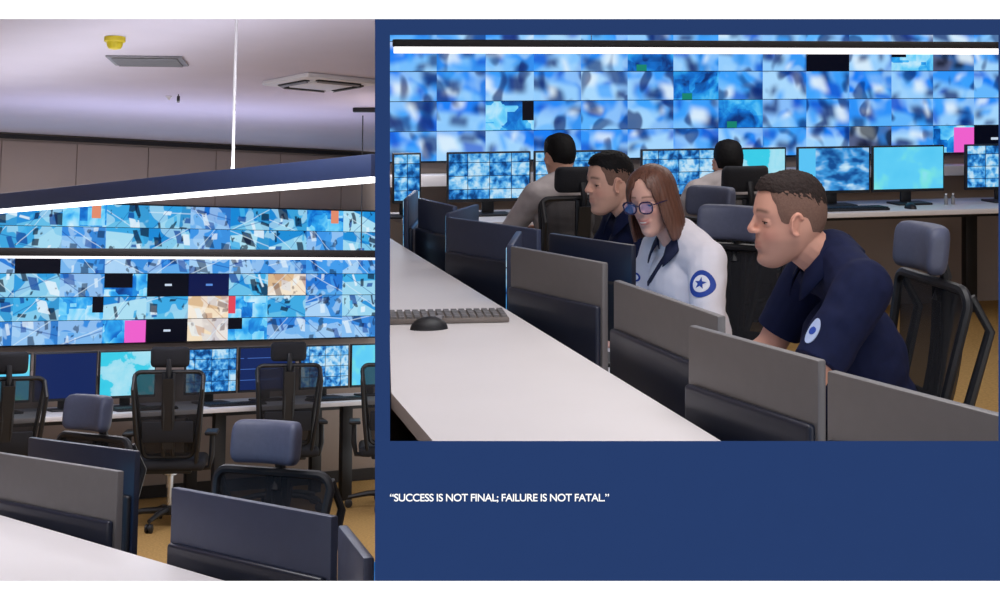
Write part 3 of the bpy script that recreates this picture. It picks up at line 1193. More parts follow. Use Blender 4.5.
def hand(b, W, fwd, up, side, curl=0.5, sc=1.0):
    """hand from the wrist W; fwd along the forearm, up = back of the hand, side = +1 left hand"""
    fwd = Vector(fwd).normalized()
    up = Vector(up)
    up = (up - fwd * up.dot(fwd)).normalized()
    lat = up.cross(fwd) * side * -1        # towards the thumb
    P = lambda f, l, u: W + (fwd * f + lat * l + up * u) * sc
    b.ell(P(0.05, 0, 0), (0.046 * sc, 0.040 * sc, 0.015 * sc), rot=Matrix((fwd, lat, up)).transposed())
    b.caps(P(-0.01, 0, 0), 0.026 * sc, P(0.03, 0, 0), 0.02 * sc)
    for i, (l, L) in enumerate(((0.028, 0.072), (0.010, 0.082), (-0.009, 0.076), (-0.027, 0.060))):
        a = curl * (0.6 + 0.1 * i)
        p0 = P(0.085, l, 0)
        p1 = P(0.085 + 0.5 * L * math.cos(a * .5), l * 1.1, -0.5 * L * math.sin(a * .5))
        p2 = p1 + (fwd * math.cos(a * 1.5) - up * math.sin(a * 1.5)) * L * 0.3 * sc
        p3 = p2 + (fwd * math.cos(a * 2.2) - up * math.sin(a * 2.2)) * L * 0.24 * sc
        b.chain([p0, p1, p2, p3], [0.0095 * sc, 0.0088 * sc, 0.008 * sc, 0.007 * sc], 10)
    b.chain([P(0.02, 0.028, -0.004), P(0.05, 0.050, -0.012), P(0.08, 0.056, -0.02)], [0.013 * sc, 0.0105 * sc, 0.008 * sc], 10)


def cap_hair(b_params, H, material, parent, phimax, R, c, thick_top=1.06, rough=0.002, name='hair', seed=0, fl=None):
    """short hair: cap over the skull down to a hairline phimax(theta)"""
    nt_, nr = 96, 30
    b = MB()
    rings = []
    for i in range(nr + 1):
        t = i / nr
        ring = []
        for k in range(nt_):
            th = 2 * PI * k / nt_
            pm = math.radians(phimax(math.degrees(th if th <= PI else th - 2 * PI)))
            ph = pm * t
            kk = 1 + (thick_top - 1) * (1 - t ** 3)
            p = Vector((R[0] * math.sin(ph) * math.cos(th), R[1] * math.sin(ph) * math.sin(th), R[2] * math.cos(ph)))
            q = Vector(c) + p
            sk = skull_at(min(q.z, 0.12), th)
            q = Vector((sk.x, sk.y, q.z)) if q.z < 0.12 else q
            q = Vector(c) + (q - Vector(c)) * (kk + 0.012)
            if fl:
                q = fl(q, t, th)
            nn = noise.noise(q * 160 + Vector((seed, 0, 0)))
            q += p.normalized() * nn * rough
            ring.append(q)
        rings.append(ring)
    # inner closing ring
    rings.append([Vector(c) + (q - Vector(c)) * 0.93 for q in rings[-1]])
    vv = [[b.bm.verts.new(H @ q) for q in r] for r in rings]
    top = vv[0][0]
    for k in range(nt_):
        b.bm.faces.new((vv[1][k], vv[1][(k + 1) % nt_], top))
    for A, B in zip(vv[1:], vv[2:]):
        for k in range(nt_):
            b.bm.faces.new((A[k], A[(k + 1) % nt_], B[(k + 1) % nt_], B[k]))
    for v in vv[0][1:]:
        b.bm.verts.remove(v)
    return b.build(name, material, parent)


def interp(tab):
    def f(x):
        x = abs(x)
        for (a, va), (c, vc) in zip(tab, tab[1:]):
            if x <= c:
                t = smooth01((x - a) / (c - a))
                return va + (vc - va) * t
        return tab[-1][1]
    return f


HAIRLINE_M = interp([(0, 55), (25, 54), (45, 60), (60, 78), (72, 108), (80, 108), (92, 92), (108, 96), (125, 122), (180, 128)])


def person(label, M, hip_z=0.56, lean=0.3, spine=0.47, head=None, head_yaw=0.0, head_pitch=0.2, head_roll=0.0, sh_w=0.19, elbow=None, wrist=None, build=1.0,
           shirt=None, sleeve='short', trousers=None, skin=(205, 160, 140), lips=(170, 100, 95), brow=(60, 45, 40), stubble=0.0, fem=False, voxel=0.0034, hs=1.0,
           pelvis_x=0.0, far=False):
    """head: centre of the head in person space"""
    sl, cl = math.sin(lean), math.cos(lean)
    P0 = Vector((pelvis_x, 0, hip_z))
    N = P0 + Vector((sl, 0, cl)) * spine
    Hc = Vector(head)
    H = Matrix.Translation(Hc) @ Matrix.Rotation(head_yaw, 4, 'Z') @ Matrix.Rotation(head_pitch, 4, 'Y') @ Matrix.Rotation(head_roll, 4, 'X') @ Matrix.Scale(hs, 4)
    Rs = Matrix.Rotation(lean, 3, 'Y')
    S = [N + Rs @ Vector((-0.012, s_ * sh_w, -0.055)) for s_ in (-1, 1)]

    def torso(b, g, neck=True):
        up = Vector((sl, 0, cl))
        b.ell(P0 + Vector((-0.01, 0, 0.0)), ((0.125 + g) * build, (0.172 + g) * build, 0.115 + g))
        b.ell(P0 + up * 0.15, ((0.112 + g) * build, (0.150 + g) * build, 0.15 + g), rot=Rs)
        b.ell(P0 + up * 0.29 + Rs @ Vector((0.005, 0, 0)), ((0.118 + g) * build, (0.165 + g) * build, 0.165 + g), rot=Rs)
        b.caps(S[0] + Rs @ Vector((0, 0.02, 0)), 0.062 + g, S[1] - Rs @ Vector((0, 0.02, 0)), 0.062 + g)
        b.ell(N + Rs @ Vector((-0.02, 0, -0.05)), (0.075 + g, 0.13 + g, 0.07 + g), rot=Rs)
        for s_ in (0, 1):
            b.caps(N + Rs @ Vector((-0.015, 0, 0.015)), 0.052 + g, S[s_], 0.052 + g)

    def legs(b, g):
        for s_ in (-1, 1):
            b.chain([P0 + Vector((0.0, s_ * 0.09, -0.01)), Vector((0.40 + pelvis_x, s_ * 0.12, hip_z - 0.015)), Vector((0.37 + pelvis_x, s_ * 0.13, 0.12))], [0.088 + g, 0.062 + g, 0.042 + g])
    # limbs and torso of the body
    b = MB()
    torso(b, -0.004)
    legs(b, -0.004)
    for i, s_ in enumerate((-1, 1)):
        E, W = Vector(elbow[i]), Vector(wrist[i])
        b.chain([S[i], E, W], [0.052 * build, 0.040 * build, 0.027 * build])
    me_ = remesh(b, voxel * 1.6, 4)
    b = MB()
    nk0 = N + Rs @ Vector((-0.012, 0, -0.03))
    nk1 = H @ Vector((-0.022, 0, -0.045))
    nr_ = 0.050 if fem else 0.060
    b.chain([nk0, (nk0 + nk1) / 2, nk1], [nr_ + 0.008, nr_, nr_ - 0.002])
    head_prims(b, H, fem)
    for i, s_ in enumerate((-1, 1)):
        E, W = Vector(elbow[i]), Vector(wrist[i])
        hand(b, W, (W - E) * Vector((1, 1, 0.2)), (0, 0, 1), s_, 0.5, 0.92 if fem else 1.0)
    b.bm.from_mesh(me_)
    bpy.data.meshes.remove(me_)
    me_ = remesh(b, voxel, 3, 0.5)
    # colours of the skin
    Hi = H.inverted()
    at = me_.attributes.new('Col', 'FLOAT_COLOR', 'POINT')
    base, lp, bw = Vector(s2l(skin)), Vector(s2l(lips)), Vector(s2l(brow))
    beard = Vector(s2l((140, 112, 100)))
    red = Vector(s2l((200, 120, 105)))
    data = []
    for v in me_.vertices:
        p = Hi @ v.co
        c = base
        if p.length < 0.17:
            n_ = noise.noise(p * 45) * 0.05
            c = c * (1 + n_)
            ck = math.exp(-((p.x - 0.07) ** 2 / 0.0009 + (abs(p.y) - 0.042) ** 2 / 0.0006 + (p.z + 0.03) ** 2 / 0.0006))
            ck = max(ck, math.exp(-((p - Vector((0.115, 0, -0.022))).length ** 2) / 0.0004))
            if abs(p.y) > 0.079 and p.x < 0.03:
                ck = max(ck, 0.6)
            c = c.lerp(red, 0.35 * ck)
            if stubble and p.z < -0.02 and p.x > -0.02:
                k = smooth01((-0.034 - p.z) / 0.02) * smooth01((p.x + 0.02) / 0.03)
                c = c.lerp(beard, stubble * k)
            if p.x > 0.068:
                ay = abs(p.y)
                lz = 0.008 * (ay / 0.025) ** 2 if fem else 0.001
                lw = max(gau(p.z + 0.0530 - lz * 0.7, 0.0030), gau(p.z + 0.0640 - lz, 0.0034)) * smooth01((0.026 - ay) / 0.007)
                c = c.lerp(lp, (0.75 if fem else 0.45) * lw)
            bz = 0.0310 + 0.004 * math.sin(min(1, abs(p.y) / 0.05) * PI)
            if p.x > 0.045:
                ay = abs(p.y)
                c = c.lerp(bw, 0.8 * gau(p.z - bz, 0.0024 if fem else 0.0034) * smooth01((ay - 0.009) / 0.005) * smooth01((0.056 - ay) / 0.012))
        data += [c[0], c[1], c[2], 1.0]
    at.data.foreach_set('color', data)
    body = link('person', me_, skin_mat('skin'))
    body.matrix_world = M
    tag(body, label, 'person')
    # clothes
    cb = MB()
    torso(cb, 0.012)
    for i, s_ in enumerate((-1, 1)):
        E, W = Vector(elbow[i]), Vector(wrist[i])
        if sleeve == 'short':
            T = S[i].lerp(E, 0.80)
            cb.chain([S[i], T], [0.070 * build, 0.064 * build])
        else:
            cb.chain([S[i], E, E.lerp(W, 0.93)], [0.069, 0.058, 0.042])
    sm_ = remesh(cb, 0.006, 7)
    nco = [(v.co.copy(), v.normal.copy()) for v in sm_.vertices]
    for v, (q_, nq_) in zip(sm_.vertices, nco):
        nn = noise.noise(Vector((q_.x * 9, q_.y * 9, q_.z * 16))) * 0.005 + noise.noise(Vector((q_.x * 26, q_.y * 20, q_.z * 30)) + Vector((9, 9, 9))) * 0.0022
        v.co = q_ + nq_ * nn
    if sleeve == 'short':
        # cut the sleeve flat: pull vertices beyond the hem back onto the hem plane
        for i in (0, 1):
            E = Vector(elbow[i])
            d = (E - S[i]).normalized()
            T = S[i].lerp(E, 0.80)
            for v in sm_.vertices:
                r = v.co - T
                if r.dot(d) > 0 and (r - d * r.dot(d)).length < 0.1 and v.co.z < S[i].z - 0.08 and abs(r.dot(d)) < 0.12:
                    v.co = v.co - d * r.dot(d)
    sh = link('shirt', sm_, shirt, body)
    tb = MB()
    legs(tb, 0.012)
    tb.ell(P0 + Vector((-0.01, 0, -0.01)), (0.142 * build, 0.187 * build, 0.115))
    tr_ = link('trousers', remesh(tb, 0.009, 5), trousers, body)
    for s_ in (-1, 1):
        MB().chain([Vector((0.36 + pelvis_x, s_ * 0.13, 0.05)), Vector((0.52 + pelvis_x, s_ * 0.14, 0.045))], [0.05, 0.044]).build('shoe', M_blk, body)
    return dict(body=body, H=H, N=N, S=S, Rs=Rs, shirt=sh)


M_eye = mat('eye_white', (225, 220, 216), 0.2, var=0.0)
M_iris = mat('eye_iris', (40, 30, 28), 0.2, var=0.0)


def eyes(pd, look=(1, 0, -0.25)):
    look = Vector(look).normalized()
    for s_ in (-1, 1):
        c = Vector((0.0624, s_ * 0.031, 0.002))
        b = MB().ell(c, (0.0125, 0.0160, 0.0110), seg=24, ring=16)
        me_ = b.mesh('eye')
        me_.materials.append(M_eye)
        me_.materials.append(M_iris)
        for p in me_.polygons:
            d = (Vector(p.center) - c).normalized()
            if d.dot(look) > 0.78:
                p.material_index = 1
        me_.transform(pd['H'])
        link('eye', me_, None, pd['body'])
        cl_ = Vector((0.0632, s_ * 0.031, 0.003))
        pts = [pd['H'] @ (cl_ + Vector((0.0150 * math.cos(a_ * 1.1), 0.0165 * a_, 0.0028 * math.cos(a_ * 1.2) - 0.0006))) for a_ in (-1, -0.66, -0.33, 0, 0.33, 0.66, 1)]
        MB().tube(pts, 0.0012, 6).build('eyelash', M_iris, pd['body'])


def collar(pd, material, w_=0.05, r=0.073, drop=0.05, open_=0.5, name='collar'):
    """folded collar round the neck: a band that stands up and folds down, open at the throat"""
    b = MB()
    n = 40
    rows = []
    C0 = pd['N'] + pd['Rs'] @ Vector((0.004, 0, -0.012))
    for k in range(n + 1):
        a = -PI + open_ * 0.5 + (2 * PI - open_) * k / n       # 0 = back ; ends at the front
        th = a + PI
        # direction: angle measured from the back
        ca, sa = -math.cos(a), math.sin(a)
        fr = smooth01((abs(a) - 1.6) / 1.4)                    # 1 towards the front
        rad = r * (1 + 0.10 * fr)
        z_in = 0.045 * (1 - fr) - 0.012 * fr
        row = []
        for (dr, dz) in ((0.0, -0.02), (0.0, z_in), (0.006, z_in + 0.004), (0.024 + 0.012 * fr, z_in - w_ * 0.55), (0.036 + 0.02 * fr, z_in - w_ * (0.95 + 0.45 * fr))):
            row.append(b.bm.verts.new(C0 + pd['Rs'] @ Vector(((rad + dr) * ca * 0.95, (rad + dr) * sa, dz + 0.012))))
        rows.append(row)
    for A, B in zip(rows, rows[1:]):
        for k in range(len(A) - 1):
            b.bm.faces.new((A[k], A[k + 1], B[k + 1], B[k]))
    o = b.build(name, material, pd['body'])
    md = o.modifiers.new('t', 'SOLIDIFY')
    md.thickness = 0.004
    return o


M_polo = mat('navy_cotton', (19, 26, 58), 0.85, var=0.12, scale=40, spec=0.2)
M_navyc = mat('navy_cloth', (22, 28, 62), 0.8, var=0.1)
M_shirtw = mat('white_cotton', (232, 228, 236), 0.85, var=0.02, scale=25, spec=0.2)
M_greysh = mat('grey_cotton', (178, 170, 172), 0.85, var=0.04)
M_trou = mat('dark_trousers', (24, 26, 36), 0.85)
M_hairb = mat('dark_brown_hair', (44, 34, 32), 0.75, var=0.35, scale=180, bump=0.3, spec=0.25)
M_hairk = mat('black_hair', (14, 13, 16), 0.7, var=0.3, scale=150, spec=0.2)
M_fade = mat('clipped_hair', (118, 92, 82), 0.85, var=0.15, scale=250, spec=0.1)
M_hairr = mat('auburn_hair', (98, 63, 50), 0.42, var=0.30, scale=60, bump=0.12, spec=0.5, stretch=(3.0, 3.0, 0.15))
M_patch = mat('blue_patch', (28, 66, 160), 0.7, var=0.03)
M_patchw = mat('white_thread', (235, 236, 244), 0.8, var=0.02)
M_emb = mat('pale_emblem', (176, 190, 222), 0.8, var=0.05)
M_spec = mat('spectacle_frame', (38, 34, 74), 0.25, var=0.05)

FADE = interp([(0, 50), (35, 55), (50, 74), (62, 106), (70, 108), (80, 92), (98, 98), (118, 124), (180, 134)])
SIDE = interp([(0, 58), (30, 57), (50, 60), (70, 66), (95, 70), (130, 84), (180, 100)])


def short_hair(pd, top, fade, seed=0, volume=1.075, side=SIDE):
    c = (-0.012, 0, 0.030)
    R = (0.0985, 0.0800, 0.0975)
    cap_hair(None, pd['H'], fade, pd['body'], FADE, R, c, 1.022, 0.0006, 'clipped_hair', seed)

    def flat(q, t, th):
        if q.x > 0.02:
            q.z += 0.010 * smooth01((q.x - 0.02) / 0.05) * (1 - t * 0.4)
            q.x += 0.006 * smooth01((q.x - 0.02) / 0.05)
        return q
    cap_hair(None, pd['H'], top, pd['body'], side, (R[0] * 1.012, R[1] * 1.012, R[2] * 1.012), c, volume, 0.0032, 'hair', seed + 3, flat)


# --- the man in the navy polo, nearest the camera
def face_to(d):
    return yaw_of(d)


YM = face_to((-1.0, -0.10))
hm = Rp(787, 221, Y=4.1)
root_m = Vector((hm.x + 0.27, 4.1 + 0.03, 0))
cm_, sm__ = math.cos(YM), math.sin(YM)


def to_local(p, org, yaw):
    d = Vector(p) - Vector(org)
    c, s_ = math.cos(-yaw), math.sin(-yaw)
    return Vector((d.x * c - d.y * s_, d.x * s_ + d.y * c, d.z))


man = person('man in a navy polo shirt seated nearest, looking at his monitor', place(MR, root_m, YM), hip_z=0.565, lean=0.27, spine=0.575, head=to_local(hm, root_m, YM),
             head_yaw=0.05, head_pitch=0.03, sh_w=0.205, elbow=[(0.24, -0.27, 0.83), (0.30, 0.27, 0.835)], wrist=[(0.46, -0.20, 0.725), (0.47, 0.10, 0.725)], build=1.08,
             shirt=M_polo, sleeve='short', trousers=M_trou, skin=(214, 160, 140), lips=(186, 112, 104), brow=(70, 52, 46), stubble=0.35, hs=1.02)
eyes(man)
short_hair(man, M_hairb, M_fade, 1)
collar(man, M_polo, open_=0.7)

# --- the woman in the white jacket shirt
hw = Rp(652, 201, Y=5.2)
YW = face_to((-0.92, -0.40))
root_w = Vector((hw.x + 0.19, hw.y + 0.09, 0))
wom = person('smiling woman with auburn bob, glasses and white shirt, seated between the two men', place(MR, root_w, YW), hip_z=0.565, lean=0.22, spine=0.485, head=to_local(hw, root_w, YW),
             head_yaw=0.55, head_pitch=0.18, head_roll=0.08, sh_w=0.165, elbow=[(0.13, -0.245, 0.79), (0.13, 0.245, 0.79)], wrist=[(0.27, -0.10, 0.725), (0.27, 0.10, 0.725)], build=0.95,
             shirt=M_shirtw, sleeve='long', trousers=M_trou, skin=(226, 176, 158), lips=(190, 96, 96), brow=(96, 64, 54), fem=True, hs=0.95)
eyes(wom)
me = MB().ell((0.0868, 0, -0.0580), (0.0036, 0.0140, 0.0030)).mesh('teeth')
me.transform(wom['H'])
link('teeth', me, M_eye, wom['body'])
collar(wom, M_navyc, w_=0.042, r=0.060, open_=0.9)


ZEND = interp([(0, 0.106), (12, 0.098), (27, 0.064), (40, 0.005), (50, -0.090), (60, -0.142), (110, -0.146), (180, -0.132)])


def bob_hair(pd, material):
    """chin-length bob with a side parting"""
    b = MB()
    n = 120
    c = Vector((-0.012, 0, 0.030))
    R = Vector((0.106, 0.088, 0.106))
    rows = []
    nr = 34
    cols = []
    for k in range(n):
        th = 2 * PI * k / n
        deg = math.degrees(th if th <= PI else th - 2 * PI)
        ad = abs(deg - 4)
        zend = ZEND(ad)
        col = []
        # arc over the skull, then a falling part
        z_ = max(min(zend, c.z + R.z * 0.98), c.z)
        ph_end = math.acos((z_ - c.z) / R.z)
        La = ph_end * 0.098
        Lb = max(0.0, c.z - zend)
        for i in range(nr + 1):
            t = i / nr
            sL = t * (La + Lb)
            if sL <= La:
                ph = sL / 0.098
                q = c + Vector((R.x * math.sin(ph) * math.cos(th), R.y * math.sin(ph) * math.sin(th), R.z * math.cos(ph)))
            else:
                s_ = (sL - La) / 0.19
                wid = 1 + 0.10 * math.sin(min(1, s_) * PI * 0.8) + 0.03 * s_ - 0.06 * s_ ** 4
                xf = 0.95 + 0.02 * s_ if math.cos(th) < 0 else 1.0
                if math.cos(th) > 0:
                    wid *= 1 - 0.10 * math.cos(th) * s_
                q = Vector((c.x + R.x * math.cos(th) * wid * xf, R.y * math.sin(th) * wid, c.z - (sL - La)))
            if q.z > -0.03:
                sk = skull_at(min(q.z, 0.118), th)
                r2 = Vector((sk.x - c.x, sk.y)).length * 1.06 + 0.005
                r1 = Vector((q.x - c.x, q.y)).length
                if r1 < r2 and q.z < 0.118:
                    q = Vector((c.x + (q.x - c.x) * r2 / r1, q.y * r2 / r1, q.z))
            bump = 1 + 0.012 * math.sin(k * 1.9 + 3 * math.sin(i * 0.15)) * smooth01(t * 2)
            q = c + Vector(((q.x - c.x) * bump, (q.y - c.y) * bump, q.z - c.z))
            # side parting: a shallow groove a little to her left
            g = math.exp(-((q.y - 0.022) ** 2) / 0.00005) * smooth01((q.z - 0.08) / 0.03) * smooth01((q.x + 0.03) / 0.04)
            q.z -= 0.003 * g
            col.append(q)
        cols.append(col)
    vv = [[b.bm.verts.new(pd['H'] @ q) for q in col[1:]] for col in cols]
    top = b.bm.verts.new(pd['H'] @ (c + Vector((0, 0, R.z))))
    for k in range(n):
        A, B = vv[k], vv[(k + 1) % n]
        b.bm.faces.new((top, A[0], B[0]))
        for i in range(len(A) - 1):
            b.bm.faces.new((A[i], A[i + 1], B[i + 1], B[i]))
    o = b.build('hair', material, pd['body'])
    md = o.modifiers.new('t', 'SOLIDIFY')
    md.thickness = 0.010
    md.offset = -1
    return o


bob_hair(wom, M_hairr)


def glasses(pd):
    root = None
    H = pd['H']
    fr = MB()
    for s_ in (-1, 1):
        pts = []
        for k in range(24):
            a = 2 * PI * k / 24
            ca, sa = math.cos(a), math.sin(a)
            yy = 0.026 * math.copysign(abs(ca) ** 0.75, ca)
            zz = 0.021 * math.copysign(abs(sa) ** 0.8, sa)
            if ca > 0 and sa > 0:
                zz += 0.004 * ca
                yy += 0.003 * ca
            y_ = 0.033 + yy
            pts.append(H @ Vector((0.106 - 0.10 * max(0, y_ - 0.02) ** 1.2, s_ * y_, 0.000 + zz)))
        fr.tube(pts, 0.0027, 6, closed=True)
    fr.tube([H @ Vector((0.107, -0.008, 0.006)), H @ Vector((0.112, 0, 0.009)), H @ Vector((0.107, 0.008, 0.006))], 0.0024, 6)
    g = fr.build('glasses_frame', M_spec, pd['body'])
    for s_ in (-1, 1):
        MB().tube([H @ Vector((0.098, s_ * 0.062, 0.010)), H @ Vector((0.05, s_ * 0.079, 0.010)), H @ Vector((0.0, s_ * 0.084, 0.006))], 0.002, 6).build('glasses_temple', M_spec, g)
        pts = []
        b = MB()
        vs_ = []
        for k in range(20):
            a = 2 * PI * k / 20
            y_ = 0.033 + 0.024 * math.cos(a)
            vs_.append(b.bm.verts.new(H @ Vector((0.1055 - 0.10 * max(0, y_ - 0.02) ** 1.2, s_ * y_, 0.0195 * math.sin(a)))))
        b.bm.faces.new(vs_)
        b.build('lens', M_lens, g)
    return g


m = bpy.data.materials.new('lens_glass')
m.use_nodes = True
nt = m.node_tree
tr = nt.nodes.new('ShaderNodeBsdfTransparent')
tr.inputs[0].default_value = (0.80, 0.80, 0.95, 1)
gl = nt.nodes.new('ShaderNodeBsdfGlossy')
gl.inputs['Roughness'].default_value = 0.05
gl.inputs['Color'].default_value = (0.6, 0.6, 1.0, 1)
mx = nt.nodes.new('ShaderNodeMixShader')
mx.inputs[0].default_value = 0.16
nt.links.new(tr.outputs[0], mx.inputs[1])
nt.links.new(gl.outputs[0], mx.inputs[2])
nt.links.new(mx.outputs[0], nt.nodes['Material Output'].inputs[0])
M_lens = m
glasses(wom)


def surface_point(pd, origin, direction):
    """point and normal on the shirt hit by a ray in person space"""
    me_ = pd['shirt'].data
    from mathutils.bvhtree import BVHTree
    if 'bvh' not in pd:
        pd['bvh'] = BVHTree.FromPolygons([v.co[:] for v in me_.vertices], [p.vertices[:] for p in me_.polygons])
    loc, nor, idx, dist = pd['bvh'].ray_cast(Vector(origin), Vector(direction).normalized())
    return loc, nor


def ray_local(pd, px, py):
    Mi = pd['body'].matrix_basis.inverted()
    o = Mi @ EYE
    d = (Mi @ Rp(px, py, Y=5.0)) - o
    return o, d


def patch(pd, px, py, rings, name, star=None, lift=0.003):
    """round cloth patch fixed on the shirt, rings = [(r, material)]"""
    o, d = ray_local(pd, px, py)
    p, nrm = surface_point(pd, o, d)
    if p is None:
        return None
    if nrm.dot(d) > 0:
        nrm = -nrm
    zx = Vector((0, 0, 1))
    tx = zx.cross(nrm).normalized()
    ty = nrm.cross(tx)

    def proj(u, v_, l):
        q = p + tx * u + ty * v_ + nrm * 0.1
        h, hn = surface_point(pd, q, -nrm)
        if h is None or (h - p).length > 0.12:
            h = p + tx * u + ty * v_
        return h + nrm * l
    first = None
    for i, (r, ry, mt) in enumerate(rings):
        b = MB()
        cv = b.bm.verts.new(proj(0, 0, lift + 0.0012 * i))
        prev = None
        R1 = [b.bm.verts.new(proj(r * .5 * math.cos(2 * PI * k / 28), ry * .5 * math.sin(2 * PI * k / 28), lift + 0.0012 * i)) for k in range(28)]
        R2 = [b.bm.verts.new(proj(r * math.cos(2 * PI * k / 28), ry * math.sin(2 * PI * k / 28), lift + 0.0012 * i)) for k in range(28)]
        R3 = [b.bm.verts.new(v.co - nrm * (lift + 0.002)) for v in R2]
        for k in range(28):
            j = (k + 1) % 28
            b.bm.faces.new((cv, R1[k], R1[j]))
            b.bm.faces.new((R1[k], R2[k], R2[j], R1[j]))
            b.bm.faces.new((R2[k], R3[k], R3[j], R2[j]))
        o_ = b.build(name if i == 0 else name + '_ring', mt, pd['shirt'] if i == 0 else pd['shirt'])
        first = first or o_
    if star:
        b = MB()
        cv = b.bm.verts.new(proj(0, 0, lift + 0.0012 * len(rings) + .0005))
        vs_ = []
        for k in range(10):
            a = PI / 2 + 2 * PI * k / 10
            r = star if k % 2 == 0 else star * 0.42
            vs_.append(b.bm.verts.new(proj(r * math.cos(a), r * math.sin(a), lift + 0.0012 * len(rings) + .0005)))
        for k in range(10):
            b.bm.faces.new((cv, vs_[k], vs_[(k + 1) % 10]))
        b.build(name + '_star', M_patch, pd['shirt'])
    return first


def ribbon(pd, pix, width, material, name, lift=0.005):
    """strap lying on the shirt along picture points"""
    pts = []
    for (px, py) in pix:
        o, d = ray_local(pd, px, py)
        p, nrm = surface_point(pd, o, d)
        if p is None:
            continue
        if nrm.dot(d) > 0:
            nrm = -nrm
        pts.append((p, nrm))
    b = MB()
    rows = []
    for i, (p, nrm) in enumerate(pts):
        t = pts[min(i + 1, len(pts) - 1)][0] - pts[max(i - 1, 0)][0]
        s_ = t.cross(nrm).normalized()
        rows.append([b.bm.verts.new(p + s_ * width / 2 * q + nrm * lift * l) for q, l in ((-1, 1), (1, 1), (1, -0.4), (-1, -0.4))])
    for A, B in zip(rows, rows[1:]):
        for k in range(4):
            b.bm.faces.new((A[k], A[(k + 1) % 4], B[(k + 1) % 4], B[k]))
    return b.build(name, material, pd['body'])


patch(wom, 701, 284, [(0.046, 0.046, M_patch), (0.030, 0.030, M_patchw), (0.0275, 0.0275, M_patchw)], 'sleeve_patch', star=0.022)
ribbon(wom, [(676, 240 + 4 * i) if False else (672 - 2.6 * i, 246 + 4.2 * i) for i in range(10)], 0.016, M_navyc, 'lanyard')
patch(man, 813, 331, [(0.019, 0.036, M_emb), (0.011, 0.011, M_patch)], 'sleeve_emblem')
patch(wom, 636, 277, [(0.020, 0.016, M_patch), (0.014, 0.010, M_patchw)], 'pocket_badge')

# --- the man behind in navy
h3 = Rp(609, 184, Y=6.1)
Y3 = face_to((-0.95, -0.28))
root_3 = Vector((h3.x + 0.19, h3.y + 0.06, 0))
man3 = person('dark-haired man in navy seated behind the woman, looking left', place(MR, root_3, Y3), hip_z=0.565, lean=0.20, spine=0.50, head=to_local(h3, root_3, Y3),
              head_yaw=0.12, head_pitch=0.06, sh_w=0.19, elbow=[(0.16, -0.25, 0.79), (0.16, 0.25, 0.79)], wrist=[(0.38, -0.14, 0.725), (0.38, 0.14, 0.725)],
              shirt=M_polo, sleeve='short', trousers=M_trou, skin=(220, 172, 152), lips=(190, 120, 112), brow=(50, 40, 38), stubble=0.2, voxel=0.004)
eyes(man3)
short_hair(man3, M_hairk, M_fade, 5, side=interp([(0, 60), (30, 59), (50, 64), (70, 78), (95, 80), (130, 96), (180, 112)]))
collar(man3, M_polo, open_=0.7)


# --- two visitors at the back desk, seen from behind
def back_person(label, px, py, Y, d, hair, shirt, hz):
    hp = Rp(px, py, Y=Y)
    yw = face_to(d)
    dd = Vector(d).normalized()
    rt = Vector((hp.x - dd.x * 0.08, hp.y - dd.y * 0.08, 0))
    p_ = person(label, place(MR, rt, yw), hip_z=0.565, lean=0.10, spine=0.47, head=to_local(hp, rt, yw), head_pitch=0.1, sh_w=0.18,
                elbow=[(0.14, -0.25, 0.80), (0.14, 0.25, 0.80)], wrist=[(0.36, -0.14, 0.77), (0.36, 0.14, 0.77)], shirt=shirt, sleeve='long', trousers=M_trou, voxel=0.007, hs=0.95)
    short_hair(p_, hair, hair, 9, 1.10, side=interp([(0, 62), (50, 70), (70, 92), (95, 96), (130, 118), (180, 124)]))
    return p_


back_person('black-haired person in a grey shirt seen from behind at the far desk', 559, 158, 7.9, (E2.x - 0.35, E2.y), M_hairk, M_greysh, 0)
back_person('dark-haired person at the far desk, head half hidden by a darkened headrest', 728, 164, 8.0, (E2.x + 0.15, E2.y), M_hairk, M_greysh, 0)

# ------------------------------------------------------------------ chairs of the right room
c0_ = Rp(928, 252, Y=4.32)
f0_ = Vector((-0.985, -0.16)).normalized()
chair0 = make_chair('black mesh chair the man in the navy polo sits on', place(MR, (c0_.x + f0_.x * 0.28, c0_.y + f0_.y * 0.28, 0), face_to(f0_)))


def chair(label, M, black=False):  # black: darker headrest material paints in the dimness around the far chairs
    c_ = copy_tree(chair0, label, M, 'office chairs')
    if black:
        for ch in c_.children:
            if ch.name.startswith('headrest') and not ch.name.startswith('headrest_post'):
                ch.material_slots[0].link = 'OBJECT'
                ch.material_slots[0].material = M_seat
    return c_


c1 = Rp(733, 224, Y=5.55)
fd = Vector((-0.52, -0.85)).normalized()
chair('black mesh chair with slate headrest behind the woman', place(MR, (c1.x + fd.x * 0.28, c1.y + fd.y * 0.28, 0), face_to(fd), 0.95))
c1 = Rp(716, 205, Y=6.42)
fd = Vector((-0.72, -0.70)).normalized()
chair('chair with slate headrest behind the dark-haired man, half hidden by another', place(MR, (c1.x + fd.x * 0.28, c1.y + fd.y * 0.28, 0), face_to(fd), 0.95))
c1 = Rp(576, 178, Y=7.45)
chair('black chair the black-haired person in grey sits on at the far desk', place(MR, (c1.x + E2.x * 0.28, c1.y + E2.y * 0.28, 0), face_to((E2.x - 0.1, E2.y)), 0.96), True)
c1 = Rp(748, 174, Y=7.5)
chair('black chair with headrest seen between the woman and the man in the polo, farthest back', place(MR, (c1.x + E2.x * 0.28, c1.y + E2.y * 0.28, 0), face_to((E2.x, E2.y)), 0.96), True)

